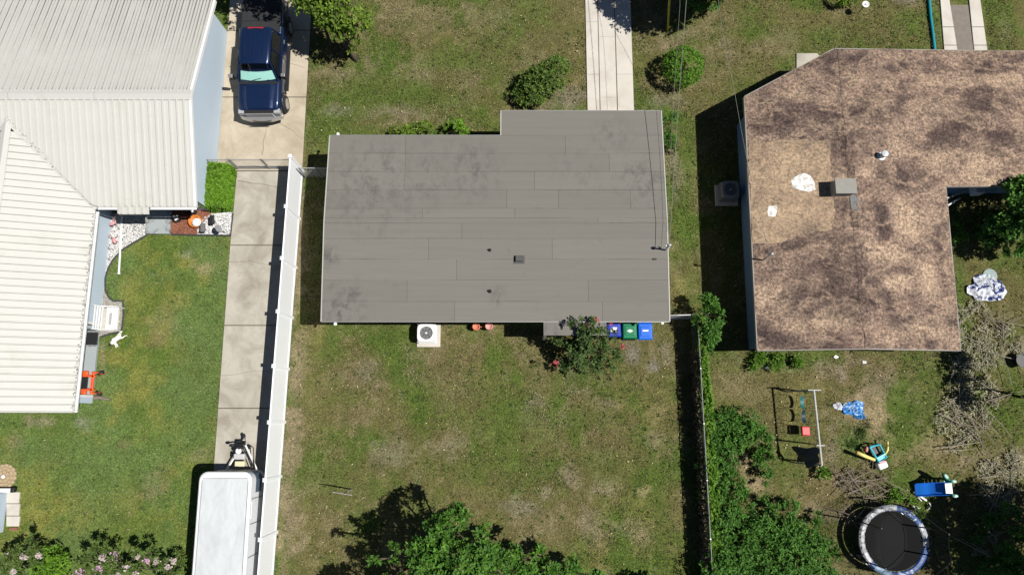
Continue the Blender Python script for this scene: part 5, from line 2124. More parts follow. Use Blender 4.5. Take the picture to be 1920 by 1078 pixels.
m.build('siding', M_siding, sh, so)['kind'] = 'stuff'
m = MB()
m.box((X1 - 2.8, ys0 - .1, 1.76), (X1 - .42, ys1 + .05, 1.82))
m.build('roof', M_metal, sh, so)
rl = at(0, 915, .35)
m = MB()
m.box((X1 - 2.2, ys1 + .03, .45), (at(19, 914, .5).x, ys1 + .20, .5))
m.build('bench_rail', M_white, sh, so, bevel=.01)
m = MB()
m.box((at(19, 914, .5).x, ys1 + .02, .3), (at(26, 914, .5).x, ys1 + .22, .48))
m.build('bracket', M_black, sh, so, bevel=.02)
for (y0, y1) in ((922, 943), (944, 966), (967, 986)):
    m = MB()
    pts = [at(13, y1), at(36, y1), at(38, y0), at(13, y0)]
    m.prism([(q.x, q.y) for q in pts], -.05, .045)
    o = m.build('paving_slab', M_conc_white, None, (pts[0].x, pts[0].y, 0), bevel=.012)
    tag(o, {922: 'pale paving slab beside the shed wall, nearest the tan stone ring', 944: 'pale paving slab beside the shed wall, middle of three', 967: 'pale paving slab beside the shed wall, next to the red brick'}[y0], 'paving slab', 'paving slabs beside the shed')
m = MB()
p = at(26, 991, .05)
m.box((p.x - .2, p.y - .06, 0), (p.x + .15, p.y + .05, .07), rz=.1)
tag(m.build('brick', mat('red_brick', (.25, .10, .07), .9, .2, 8), None, (p.x, p.y, 0), bevel=.008), 'red brick lying below the pale paving slabs', 'brick')

# ------------------------------------------------------------------ toys and rubbish in the right back yard
M_grim = mat('weathered_grey_pipe', (.45, .44, .43), .6, .15)
bz = 1.85
s0, s1 = at(1526, 731, bz), at(1541, 872, bz)
t = thing('swing_set', 'weathered metal swing set with a red seat in the right back yard', 'swing set', ((s0.x + s1.x) / 2, (s0.y + s1.y) / 2, 0))
to = tuple(t.location)
m = MB()
m.tube([s0, s1], .045, 8)
m.build('top_beam', M_grim, t, to)
sm_ = s0.lerp(s1, .74)
for p in (s0, sm_, s1):
    for sx_ in ((-1, 1) if p is not sm_ else (1,)):
        m = MB()
        m.tube([p, Vector((p.x + sx_ * .42, p.y, 0))], .03, 6)
        m.build('leg', M_grim, t, to)
m = MB()
m.tube([s0 + Vector((-.25, 0, .0)), s0 + Vector((.3, 0, 0))], .03, 6)
m.tube([sm_ + Vector((-.15, 0, .02)), sm_ + Vector((.2, 0, .02))], .03, 6)
m.build('cross_piece', M_grim, t, to)
M_teal = mat('teal_strap', (.02, .16, .18), .5, .15)
for (py, mt) in ((755, M_teal), (781, mat('navy_strap', (.012, .04, .09), .5, .15))):
    c = at(1509, py, .5)
    bx = s0.x + (s1.x - s0.x) * (c.y - s0.y) / (s1.y - s0.y)
    m = MB()
    S = []
    for k in range(9):
        a = -1 + k / 4
        y, z = c.y + a * .27, .42 + .16 * a * a
        S.append([(bx - .07, y, z), (bx + .07, y, z), (bx + .07, y, z + .015), (bx - .07, y, z + .015)])
    m.loft(S)
    st = m.build('swing_seat', mt, t, to)
    for s in (-1, 1):
        m = MB()
        m.tube([(bx, c.y + s * .27, .58), (bx, c.y + s * .24, bz)], .008, 4)
        m.build('chain', M_grim, st, to)
c = at(1511, 808, .5)
bx = s0.x + (s1.x - s0.x) * (c.y - s0.y) / (s1.y - s0.y)
m = MB()
m.box((bx - .17, c.y - .17, .42), (bx + .2, c.y + .17, .50))
m.box((bx - .20, c.y - .20, .50), (bx - .16, c.y + .2, .68))
m.box((bx - .16, c.y + .16, .50), (bx + .18, c.y + .2, .62))
m.box((bx - .16, c.y - .2, .50), (bx + .18, c.y - .16, .62))
st = m.build('toddler_seat', mat('faded_red_plastic', (.72, .08, .09), .5, .1, bmp=0), t, to, bevel=.03)
for s in (-1, 1):
    m = MB()
    m.tube([(bx, c.y + s * .19, .6), (bx, c.y + s * .2, bz)], .008, 4)
    m.build('chain', M_grim, st, to)
# black mesh hung from the last bay
m = MB()
A, B_ = sm_ + Vector((0, -.1, 0)), s1
gx_, gy_ = 10, 10
vs = []
for j in range(gy_ + 1):
    for i in range(gx_ + 1):
        u, v = i / gx_, j / gy_
        p = A.lerp(B_, v * .88)
        vs.append((p.x - .05 - u * (.62 - .25 * v) + .04 * math.sin(7 * v + 5 * u), p.y - .35 * u * v + .03 * math.sin(9 * u), bz * (1 - u * .62) - .05 + .11 * math.sin(11 * v + 4 * u)))
fs = [(j * (gx_ + 1) + i, j * (gx_ + 1) + i + 1, (j + 1) * (gx_ + 1) + i + 1, (j + 1) * (gx_ + 1) + i) for j in range(gy_) for i in range(gx_) if not (i > 6 and j > 6)]
m.add(vs, fs)
tag(m.build('netting', mat('black_mesh_cloth', (.06, .061, .068), .6, .4), None, (A.x, A.y, 0), smooth=True), 'black mesh cloth hanging crumpled from the end of the swing set', 'netting')


def crumple(name, label, cat, px, py, rx, ry, h, mt, seed, rough=.35):
    c = at(px, py)
    n = 30
    vs, fs = [], []
    for j in range(n + 1):
        for i in range(n + 1):
            u, v = i / n * 2 - 1, j / n * 2 - 1
            a = math.atan2(v, u)
            d = max(abs(u), abs(v))
            rad = d * (.75 + .5 * float(vn(math.cos(a) * 2 + seed, math.sin(a) * 2 + seed, .8)))
            x, y = rad * math.cos(a) * rx, rad * math.sin(a) * ry
            f = float(vn(x * 1 + seed * 3, y, rough)) * .6 + float(vn(x + 9, y + seed, rough * .45)) * .4
            g_ = float(vn(x - seed, y + 4, rough * .7))
            z = .015 + h * ((1 - abs(f - .5) * 5) * .55 + (1 - abs(g_ - .5) * 4.5) * .45 + .45) * .55 * (1 - d * .6)
            z = max(z, .012)
            vs.append((c.x + x, c.y + y, z))
    for j in range(n):
        for i in range(n):
            fs.append((j * (n + 1) + i, j * (n + 1) + i + 1, (j + 1) * (n + 1) + i + 1, (j + 1) * (n + 1) + i))
    m = MB()
    m.add(vs, fs)
    return tag(m.build(name, mt, None, (c.x, c.y, 0)), label, cat)


def two_tone(name, a, b, scale, lo, hi):
    m, nt, bs = nt_new(name)
    f = noise(nt, position(nt), scale, 3, .6, 1.0)
    nt.links.new(ramp(nt, f, [(lo, a), (hi, b)]), bs.inputs['Base Color'])
    bs.inputs['Roughness'].default_value = .4
    return m


crumple('tarp', 'crumpled silver and navy tarp lying on the grass beside the brown shingle roof', 'tarp', 1849, 541, .85, .62, .34, two_tone('silver_navy', (.56, .58, .62), (.02, .035, .16), 3.4, .53, .56), 3.3)
m = MB()
c = at(1856, 517)
m.lathe([(.34, 0), (.33, .03), (.2, .035)], (c.x, c.y, .0), 14)
tag(m.build('plastic_disc', mat('grey_green_plastic', (.22, .29, .28), .5, .15), None, (c.x, c.y, 0)), 'grey green plastic lid tucked under the upper edge of the silver tarp', 'lid')
crumple('plastic_sheet', 'crumpled bright blue plastic sheet on bare sandy ground right of the swing set', 'plastic sheet', 1599, 766, .52, .34, .30, two_tone('blue_white_sheet', (.03, .20, .52), (.45, .55, .65), 5, .50, .62), 7.1, .25)
crumple('plastic_bag', 'small crumpled grey plastic bag left of the blue plastic sheet', 'plastic bag', 1571, 761, .22, .18, .16, mat('grey_bag', (.42, .42, .46), .4, .2), 1.9, .2)
crumple('plastic_scrap', 'dark blue plastic scrap at the lower right of the blue sheet', 'plastic scrap', 1612, 780, .26, .14, .14, mat('dark_blue_scrap', (.02, .12, .30), .4, .3), 5.2, .2)
# climbing toy with yellow arms
M_tb = mat('turquoise_plastic', (.03, .42, .55), .4, .06, bmp=0)
M_yel = mat('pale_yellow_plastic', (.78, .62, .20), .4, .06, bmp=0)
c = at(1646, 853)
t = thing('toddler_toy', 'turquoise toddler toy with two pale yellow arms and a white seat on the grass', 'toy', c)
to = tuple(c)
m = MB()
fr_ = [at(1631, 838, .5), at(1649, 833, .5), at(1662, 857, .42), at(1648, 866, .42)]
m.tube(fr_ + [fr_[0]], .045, 7)
for q in fr_:
    m.tube([q, (q.x, q.y, 0)], .035, 6)
m.tube([fr_[0].lerp(fr_[3], .75), fr_[1].lerp(fr_[2], .75)], .05, 6)
m.build('frame', M_tb, t, to)
m = MB()
a_, b2 = fr_[0].lerp(fr_[3], .7), fr_[1].lerp(fr_[2], .7)
m.quad(*[q - Vector((0, 0, .01)) for q in (a_, b2, fr_[2], fr_[3])])
m.build('tray', M_tb, t, to)
m = MB()
m.quad(*[q - Vector((0, 0, .2)) for q in (fr_[0].lerp(fr_[2], .1), fr_[1].lerp(fr_[3], .1), b2, a_)])
m.build('footwell', M_black, t, to)
m = MB()
m.tube([at(1640, 862, .40), at(1620, 854, .46), at(1606, 848, .50)], .065, 8, .095)
m.build('long_arm', M_yel, t, to, smooth=True)
m = MB()
m.tube([at(1658, 854, .42), at(1664, 844, .46), at(1665, 836, .48)], .05, 8, .045)
m.tube([at(1665, 834, .48), at(1664, 827, .48)], .03, 7, .045)
m.build('short_arm', M_yel, t, to, smooth=True)
q = at(1656, 872, .4)
m = MB()
m.box((q.x - .24, q.y - .17, .10), (q.x + .24, q.y + .17, .42), rz=.35, taper=.9)
m.build('seat', M_white, t, to, bevel=.08, seg=3)
q = at(1654, 866, .44)
m = MB()
m.box((q.x - .14, q.y - .04, .38), (q.x + .14, q.y + .05, .46), rz=.25)
m.build('seat_clip', mat('magenta_plastic', (.55, .03, .10), .4, .1, bmp=0), t, to, bevel=.015)
q = at(1626, 842, .45)
m = MB()
m.box((q.x - .06, q.y - .12, .2), (q.x + .06, q.y + .12, .46), rz=-.25)
m.build('side_knob', mat('dull_red_plastic', (.40, .12, .11), .5, .1, bmp=0), t, to, bevel=.03)
# slide
M_sl = mat('slide_blue', (.02, .19, .74), .3, .06, bmp=0)
M_gt = mat('slide_green', (.01, .20, .10), .4, .06, bmp=0)
M_aq = mat('pale_aqua_plastic', (.42, .66, .60), .4, .06, bmp=0)
a, c_ = at(1716, 918, .18), at(1778, 915, .95)
t = thing('slide', 'small blue plastic slide with green ladder beside the trampoline', 'slide', (c_.x, c_.y, 0))
to = tuple(t.location)
m = MB()
S = []
hw = .25
for k in range(13):
    u = k / 12
    x, y = a.x + (c_.x - a.x) * u, a.y + (c_.y - a.y) * u
    z = .16 + .80 * (u ** 1.15) + .02 * math.sin(u * 9)
    S.append([(x, y - hw - .03, z + .13), (x, y - hw, z + .13), (x, y - hw + .03, z + .02), (x, y + hw - .03, z + .02), (x, y + hw, z + .13), (x, y + hw + .03, z + .13), (x, y + hw, z - .03), (x, y - hw, z - .03)])
m.loft(S)
m.build('chute', M_sl, t, to)
m = MB()
m.box((c_.x - .16, c_.y - .21, .985), (c_.x + .14, c_.y + .21, 1.01))
m.build('platform', M_white, t, to, bevel=.01)
for s in (-1, 1):
    m = MB()
    y = c_.y + s * .27
    m.tube([(c_.x + .35, y + s * .05, 0), (c_.x + .12, y, .9), (c_.x + .06, y, 1.2)], .05, 7)
    m.build('rail', M_gt, t, to)
    m = MB()
    m.ell((c_.x + .15, y + s * .03, 1.14), (.13, .07, .06), 10, 6)
    m.build('hand_grip', M_aq, t, to, smooth=True)
for z in (.2, .42, .64, .84):
    m = MB()
    x = c_.x + .35 - .25 * z
    m.box((x - .05, c_.y - .27, z), (x + .08, c_.y + .27, z + .04))
    m.build('step', M_gt, t, to, bevel=.01)
p0, p1 = at(1776, 903, .5), at(1769, 889, .9)
m = MB()
m.tube([(p0.x, p0.y, .6), p0.lerp(p1, .5), p1], .12, 8, .07)
m.build('ladder_brace', M_gt, t, to)
m = MB()
m.tube([p0.lerp(p1, .6) + Vector((0, 0, .12)), p1 + Vector((0, 0, .06))], .09, 8, .06)
m.build('brace_cap', M_aq, t, to, smooth=True)
# white broken plastic pieces
for (q, lab) in ((((1713, 922), (1737, 938)), 'long white plastic bar lying below the blue slide'), (((1711, 948), (1727, 956)), 'short white plastic bar lying nearest the trampoline rim')):
    m = MB()
    p0, p1 = at(*q[0], .09), at(*q[1], .09)
    m.tube([p0, p1], .055, 7, .045)
    if q[0][1] == 922:
        m.tube([p0.lerp(p1, .45), at(1722, 933, .05), at(1728, 939, .05)], .025, 5)
    tag(m.build('plastic_bar', M_white, None, (p0.x, p0.y, 0), smooth=True), lab, 'plastic bar', 'white plastic bars by the slide')
m = MB()
m.tube([at(1742, 942, .1), at(1745, 948, .14), at(1741, 954, .08), at(1738, 955, .03)], .03, 6)
tag(m.build('plastic_hook', M_white, None, tuple(at(1742, 948))), 'curved white plastic hook lying in the shade right of the plastic bars', 'hook')

# trampoline
tz = .88
c = at(1676, 1014, tz)
R_ = 1.47
t = thing('trampoline', 'round trampoline with torn blue and white safety pad and tall dark net poles', 'trampoline', (c.x, c.y, 0))
m = MB()
m.lathe([(1.2, tz - .02), (1.2, tz - .01)], (0, 0, 0), 48)
m.build('mat', mat('trampoline_mat', (.015, .0155, .016), .9, .12, 2, spec=.08), t)
M_pb = mat('pad_blue', (.02, .07, .26), .4, .3, 6)
M_pl = mat('pad_faded_pale_blue', (.33, .48, .66), .5, .25, 6)
M_pw = two_tone('pad_peeled', (.46, .48, .52), (.03, .045, .10), 7, .56, .60)
M_pg = two_tone('pad_grey_peeled', (.38, .40, .44), (.07, .075, .085), 9, .50, .58)
M_pt = two_tone('pad_blue_peeled', (.02, .075, .27), (.55, .62, .68), 5, .56, .60)
N = 36
for k in range(N):
    a0, a1 = 2 * math.pi * k / N, 2 * math.pi * (k + 1) / N
    deg = math.degrees((a0 + a1) / 2)
    mt = M_pt if 30 < deg < 80 else M_pw if (80 < deg < 110 or 350 < deg or deg < 30) else M_pg if 110 < deg < 205 else M_pw if 205 < deg < 225 else M_pl if 225 < deg < 258 else M_pt if 258 < deg < 300 else M_pb
    pr = [(1.23, tz + .005), (1.28, tz + .035), (1.40, tz + .04), (1.47, tz + .01), (1.48, tz - .06)]
    m = MB()
    m.loft([[(r_ * math.cos(a) , r_ * math.sin(a), z + RND.uniform(-.012, .012)) for r_, z in pr] for a in (a0 - .002, (a0 + a1) / 2, a1 + .002)], close=False)
    m.build('pad_section', mt, t, smooth=False)
m = MB()
m.tube([(1.44 * math.cos(2 * math.pi * k / 40), 1.44 * math.sin(2 * math.pi * k / 40), tz - .04) for k in range(41)], .03, 6)
m.build('frame_ring', M_galv, t)
m = MB()
for k in range(72):
    a = 2 * math.pi * (k + .5) / 72
    m.tube([(1.11 * math.cos(a), 1.11 * math.sin(a), tz - .02), (1.42 * math.cos(a), 1.42 * math.sin(a), tz - .03)], .008, 4)
m.build('springs', M_galv, t)
tops = []
for px, py in ((1617, 980), (1735, 990), (1622, 1051), (1690, 1076), (1741, 1040), (1676, 957)):
    q = at(px, py, tz)
    a = math.atan2(q.y - c.y, q.x - c.x)
    x, y = 1.52 * math.cos(a), 1.52 * math.sin(a)
    m = MB()
    m.tube([(x, y, 0), (x, y, tz + .1), (x * .98, y * .98, 2.55)], .03, 7)
    m.build('net_pole', M_black, t)
    tops.append((a, Vector((x * .98, y * .98, 2.55))))
tops.sort()
for (a0, p), (a1, q) in zip(tops, tops[1:] + tops[:1]):
    m = MB()
    m.tube([p.lerp(q, k / 6) - Vector((0, 0, .12 * math.sin(math.pi * k / 6))) for k in range(7)], .012, 4)
    m.build('net_rope', M_black, t)
M_net, nt, bs = nt_new('safety_net')
bs.inputs['Base Color'].default_value = (.012, .012, .013, 1)
bs.inputs['Alpha'].default_value = .30
m = MB()
m.loft([[((1.5 - .25 * math.sin(math.pi * v)) * math.cos(2 * math.pi * k / 30), (1.5 - .25 * math.sin(math.pi * v)) * math.sin(2 * math.pi * k / 30), tz + .03 + v * 1.55) for k in range(30)] for v in (0, .25, .5, .75, 1)])
m.f = [q for q in m.f if len(q) == 4]
m.m = [0] * len(m.f)
m.build('net', M_net, t, smooth=True)
for k in range(4):
    a = math.pi / 4 + k * math.pi / 2
    m = MB()
    p = [(1.42 * math.cos(a + s), 1.42 * math.sin(a + s), z) for s, z in ((-.3, tz - .05), (-.3, .03), (.3, .03), (.3, tz - .05))]
    m.tube(p, .025, 6)
    m.build('leg', M_galv, t)

# birdbath bowl on a stake, teal pipe, tub
c = at(1623, 9, .75)
t = thing('bird_bath', 'white round bowl on a thin stake in the grass north of the brown house', 'bird bath', (c.x, c.y, 0))
m = MB()
m.tube([(0, 0, -.05), (0, 0, .72)], .02, 6)
m.build('stake', M_blackmetal, t)
m = MB()
m.lathe([(.05, .70), (.15, .73), (.175, .78), (.16, .785), (.10, .75), (.07, .745)], (0, 0, 0), 18)
bw = m.build('bowl', M_white, t)
m = MB()
m.ell((.0, .0, .755), (.06, .05, .03), 8, 5)
m.build('bowl_middle', mat('grey_bowl_middle', (.3, .3, .34), .5, .2), bw)
m = MB()
m.tube([at(x, y, .07) for x, y in ((1740, -40), (1742, 0), (1745, 32), (1749, 62), (1753, 98), (1754, 104))], .07, 8)
q = at(1745, 32, .08)
tag(m.build('hose_pipe', mat('teal_pipe', (.012, .26, .34), .4, .1, bmp=0), None, (q.x, q.y, 0), smooth=True), 'thick teal pipe lying on the grass up to the brown shingle roof', 'pipe')
m = MB()
c = at(1918, 676, .35)
m.lathe([(.22, 0), (.30, .38), (.33, .40), (.29, .40), (.27, .30)], (c.x, c.y, 0), 18)
tag(m.build('tub', M_black, None, (c.x, c.y, 0)), 'black plastic tub among the cut branches at the right frame edge', 'tub')
for px, py, r_, lab in ((1437, 689, .10, 'white plastic scrap in the weeds below the brown house'), (1567, 669, .10, 'white scrap on bare soil under the brown roof edge'), (1620, 679, .09, 'pale scrap on bare soil farther from the weeds'), (1786, 659, .06, 'small white scrap at the lower right corner of the brown roof')):
    crumple('scrap', lab, 'scrap', px, py, r_, r_ * .7, .08, M_white, px * .01, .12)

# ------------------------------------------------------------------ vegetation
L_lime = leaf_mat('leaf_yellow_green', (.055, .115, .012), (.27, .40, .05))
L_bright = leaf_mat('leaf_bright', (.05, .14, .010), (.20, .42, .035))
L_mid = leaf_mat('leaf_mid', (.045, .125, .022), (.15, .34, .05))
L_deep = leaf_mat('leaf_deep', (.03, .095, .014), (.145, .32, .038))
L_dull = leaf_mat('leaf_dull', (.045, .09, .022), (.23, .35, .06))
L_hedge = leaf_mat('leaf_hedge', (.06, .16, .010), (.25, .46, .04))
L_wilt = leaf_mat('leaf_wilted', (.11, .11, .06), (.48, .455, .30), .1)
L_dry = leaf_mat('leaf_dry_brown', (.08, .065, .042), (.30, .245, .17), .1)
L_olean = leaf_mat('leaf_oleander', (.05, .10, .022), (.22, .32, .075))
L_weed = leaf_mat('leaf_weed', (.05, .14, .012), (.22, .40, .045))

plant('shade_tree', 'tree with yellow green leaves overhanging the pale driveway and the pickup bed', 'tree', (668, 112),
      [(628, 5, 3.3, 1.15), (668, 42, 3.0, .75), (590, -8, 3.3, 1.0), (640, -70, 4, 1.6), (608, -45, 4.2, .8), (606, -14, 4.0, .55), (588, -34, 4.2, .6), (487, -62, 4.4, .85), (531, -46, 4.4, .7), (566, -58, 4.4, .75), (508, -105, 4.4, 1.0), (450, -95, 4.4, .8), (568, -8, 3.6, .4), (590, 18, 3.6, .35), (655, 72, 1.9, .5), (640, 48, 2.6, .65), (612, 40, 2.8, .5)], L_lime, M_bark, dens=50, k=8, L=.18, W=.26, trunk_r=.14, lump=.4)
plant('tall_tree', 'tall dark tree throwing a black shadow across the top of the entrance driveway', 'tree', (1420, -70),
      [(1392, -72, 5, 1.0), (1350, -72, 5, .95), (1430, -76, 5, 1.05), (1465, -100, 5, 1.0), (1390, -130, 5.2, 1.5), (1312, -98, 5, .8), (1470, -170, 5, 1.6), (1345, -160, 5, 1.3), (1300, -125, 4.8, .5), (1395, -230, 5.2, 1.6)], L_mid, M_bark, dens=75, k=9, L=.2, trunk_r=.18, hollow=.3)
plant('shrub', 'green shrub at the top frame edge beside the yellow guy wire guard', 'shrub', (1310, 12), [(1300, 2, .9, .68), (1330, 4, .8, .62), (1312, -30, 1.1, .9)], L_mid, M_bark, dens=95, k=8, L=.13, stems=2, trunk_r=.05)
plant('loose_bush', 'loose two toned green bush on the front lawn above the grey roof', 'bush', (1008, 182),
      [(1032, 140, 1.0, .90), (1008, 156, .85, .80), (988, 172, .65, .65), (975, 186, .4, .42), (1046, 120, .9, .5), (1005, 180, .6, .5)], L_dull, M_bark, dens=95, k=8, L=.125, stems=3, trunk_r=.035, tv=.3)
plant('round_bush', 'clipped round bright green bush on the dry grass right of the entrance driveway', 'bush', (1273, 142), [(1280, 126, .85, .98, .85)], L_bright, M_bark, dens=210, k=8, L=.10, hollow=.86, lump=.9, rough=(.84, 1.05), stems=2, trunk_r=.05)
plant('shrub', 'yellow green shrub half hidden by the front edge of the grey roof', 'shrub', (778, 262), [(765, 246, .55, .42), (795, 243, .6, .45), (740, 248, .35, .28)], L_lime, M_bark, dens=70, k=8, L=.13, stems=2, trunk_r=.03)
plant('shrub', 'bright green shrub at the grey roof front edge, close to the roof step', 'shrub', (850, 258), [(852, 243, .6, .50), (868, 250, .5, .3)], L_hedge, M_bark, dens=80, k=8, L=.13, stems=2, trunk_r=.03)
plant('spiky_shrub', 'dark spiky shrub at the right edge of the grey roof', 'shrub', (1252, 252), [(1252, 232, .7, .33), (1257, 256, .6, .35), (1262, 282, .3, .2), (1258, 215, .8, .25)], L_deep, M_bark, dens=60, k=8, L=.24, W=.12, stems=3, trunk_r=.02)
plant('gate_shrub', 'leafy green shrub beside the low pipe gate in the gap between the houses', 'shrub', (1320, 612), [(1327, 570, 1.3, .45), (1330, 598, 1.35, .62), (1326, 628, 1.1, .5), (1318, 650, .8, .35)], L_mid, M_bark, dens=70, k=9, L=.20, W=.16, stems=3, trunk_r=.03, spread=(.5, 1.2))


def leafy_box(root_label, name, cat, lo, hi, lm, n, k, L, W, axisfun=None, o=None, hole=None):
    P = NPR.uniform(0, 1, (n, 3)) * (np.array(hi) - np.array(lo)) + np.array(lo)
    P[:, :2] += NPR.normal(size=(n, 2)) * .03
    side = NPR.integers(0, 4, n)
    P[:, 2] = np.where(side < 2, hi[2] + NPR.normal(size=n) * .05 + (fbm(P[:, 0], P[:, 1], .4) - .5) * .22, P[:, 2])
    e = (side == 2)
    P[e, 0] = np.where(NPR.random(e.sum()) < .5, lo[0], hi[0])
    e = (side == 3)
    P[e, 1] = np.where(NPR.random(e.sum()) < .5, lo[1], hi[1])
    A = P - np.array([(lo[0] + hi[0]) / 2, (lo[1] + hi[1]) / 2, lo[2] - .3])
    A = unit(A) + np.array([0, 0, .6])
    return rosettes(P, A, k, L, W)


# clipped hedge block
a, c_ = at(394, 396, 0), at(443, 318, 0)
lo, hi = (a.x + .05, a.y + .05, .1), (c_.x - .05, c_.y - .12, .95)
t = thing('hedge', 'clipped bright green hedge block between pale blue siding and the side driveway', 'hedge', ((lo[0] + hi[0]) / 2, (lo[1] + hi[1]) / 2, 0))
v, f, tt = leafy_box('', '', '', lo, hi, L_hedge, 1500, 9, .12, .3)
np_mesh('foliage', v, f, L_hedge, t, tuple(t.location), tint=tt)
m = MB()
for k in range(16):
    x, y = RND.uniform(lo[0] + .1, hi[0] - .1), RND.uniform(lo[1] + .1, hi[1] - .1)
    m.tube([(x, y, 0), (x + .05, y, .5), (x + RND.uniform(-.2, .2), y + RND.uniform(-.2, .2), .88)], .018, 4, .006)
m.build('stems', M_bark, t, tuple(t.location))
P = np.stack([NPR.uniform(lo[0] - .10, hi[0] + .10, 120), NPR.uniform(lo[1] - .10, hi[1] + .10, 120), NPR.uniform(.55, 1.08, 120)], 1)
v, f, tt = rosettes(P, np.tile(np.array([0, 0, 1.0]), (120, 1)) + NPR.normal(size=(120, 3)) * .4, 7, .13, .28)
np_mesh('stray_shoots', v, f, L_hedge, t, tuple(t.location), tint=tt)
# vines over the chain link fence
n = 7500
u = NPR.random(n)
base = np.array(v0)[None, :] + np.array(vd)[None, :] * (u * 16.4)[:, None]
nrm = np.array([-vd.y, vd.x, 0])
if nrm[0] < 0:
    nrm = -nrm
thick = .16 + .34 * np.clip((u - .03) * 5, 0, 1)
off = NPR.random(n) * thick
P = base + nrm[None, :] * off[:, None]
P[:, 2] = np.clip(NPR.random(n) ** .7, 0, 1) * (1.25 + (fbm(base[:, 1] * 3, base[:, 0], .9) - .5) * .5) * (1 - off * .35)
A = nrm[None, :] * .7 + np.array([0, 0, .8]) + NPR.normal(size=(n, 3)) * .3
v, f, tt = rosettes(P, A, 7, .13, .3)
t = thing('climbing_vine', 'green vine smothering the chain link fence from the pipe gate to the frame bottom', 'vine', tuple(v0))
np_mesh('foliage', v, f, L_weed, t, tuple(v0), tint=tt)
n = 1500
u = NPR.random(n)
P = np.array(v0)[None, :] + np.array(vd)[None, :] * (1.5 + u * 15)[:, None] - nrm[None, :] * (NPR.random(n) * .12 + .01)[:, None]
P[:, 2] = NPR.random(n) * 1.1 + .05
v, f, tt = rosettes(P, -nrm[None, :] + NPR.normal(size=(n, 3)) * .5, 5, .10, .25)
np_mesh('dry_leaves', v, f, L_dry, t, tuple(v0), tint=tt)

# flowering bush by the bins
L_crape = leaf_mat('leaf_crape', (.035, .065, .02), (.13, .22, .055))
fb = plant('flowering_bush', 'sparse dark green bush with red flowers in front of the wheelie bins', 'bush', (1098, 652),
           [(1102, 638, 1.9, .75), (1072, 655, 1.6, .65), (1130, 650, 1.6, .62), (1108, 612, 3.2, .40), (1086, 684, 1.2, .55), (1120, 682, 1.0, .5), (1052, 640, 1.6, .42), (1146, 628, 1.9, .32), (1078, 604, 3.4, .28), (1158, 666, .8, .36), (1092, 625, 3.0, .4), (1130, 618, 3.1, .24), (1062, 685, .9, .4), (1140, 690, .6, .3)],
           L_crape, M_bark, dens=36, rough=(.5, 1.3), lump=.28, k=8, L=.17, W=.24, stems=2, trunk_r=.03, hollow=.3)
L_red = leaf_mat('petal_red', (.42, .06, .07), (.70, .20, .20), .2)
fo = fb.location
for px, py, z, r_ in ((1117, 600, 3.2, .14), (1100, 612, 2.9, .09), (1112, 618, 2.8, .08), (1146, 605, 2.4, .07), (1040, 680, 1.6, .09), (1168, 650, 1.3, .06)):
    q = np.array(at(px, py, z))
    P = q + NPR.normal(size=(16, 3)) * r_ * .5
    v, f, tt = rosettes(P, P - q + np.array([0, 0, .1]), 4, .07, .45)
    np_mesh('flower_cluster', v, f, L_red, fb, tuple(fo), tint=tt)['kind'] = 'stuff'
    m = MB()
    e = Vector(q)
    m.tube([(fo.x, fo.y, .2), Vector((fo.x, fo.y, .6)).lerp(e, .6), e], .014, 4, .006)
    m.build('stem', M_bark, fb, tuple(fo))

# trees along the bottom
plant('broadleaf_tree', 'deep green broadleaf tree at the bottom middle with a black shadow on the dry lawn', 'tree', (838, 1015),
      [(846, 990, 3.9, .95), (800, 1040, 4.2, 1.0), (880, 1040, 4.0, 1.15), (745, 1072, 3.8, .55), (930, 1075, 3.4, .9), (832, 1110, 4.4, 1.5), (702, 1045, 4.0, .22), (985, 1068, 3.0, .65), (1008, 1036, 2.8, .34), (1030, 1075, 2.8, .6), (1072, 1070, 2.6, .5), (1112, 1082, 2.4, .5), (960, 1050, 3.1, .45), (868, 962, 3.4, .38), (740, 1032, 4.2, .25), (905, 990, 2.8, .3), (950, 1040, 3.0, .5)],
      L_deep, M_bark, dens=44, k=10, L=.185, W=.23, trunk_r=.13, hollow=.45, spread=(.7, 1.45), lump=.24, rough=(.6, 1.2), tv=.35)
plant('young_tree', 'young tree below the frame whose round shadow falls on the grass near the vine fence', 'tree', (1250, 1120), [(1262, 1145, 2.4, .75), (1300, 1150, 2.6, .7), (1236, 1130, 1.8, .5)], L_deep, M_bark, dens=40, k=9, L=.22, trunk_r=.07)
plant('low_tree', 'low tree below the frame left of the broadleaf tree, shading its lower left', 'tree', (780, 1130), [(770, 1170, 3.6, 1.2), (715, 1150, 3.2, .9), (672, 1120, 2.9, .55)], L_deep, M_bark, dens=30, k=9, L=.24, trunk_r=.1)
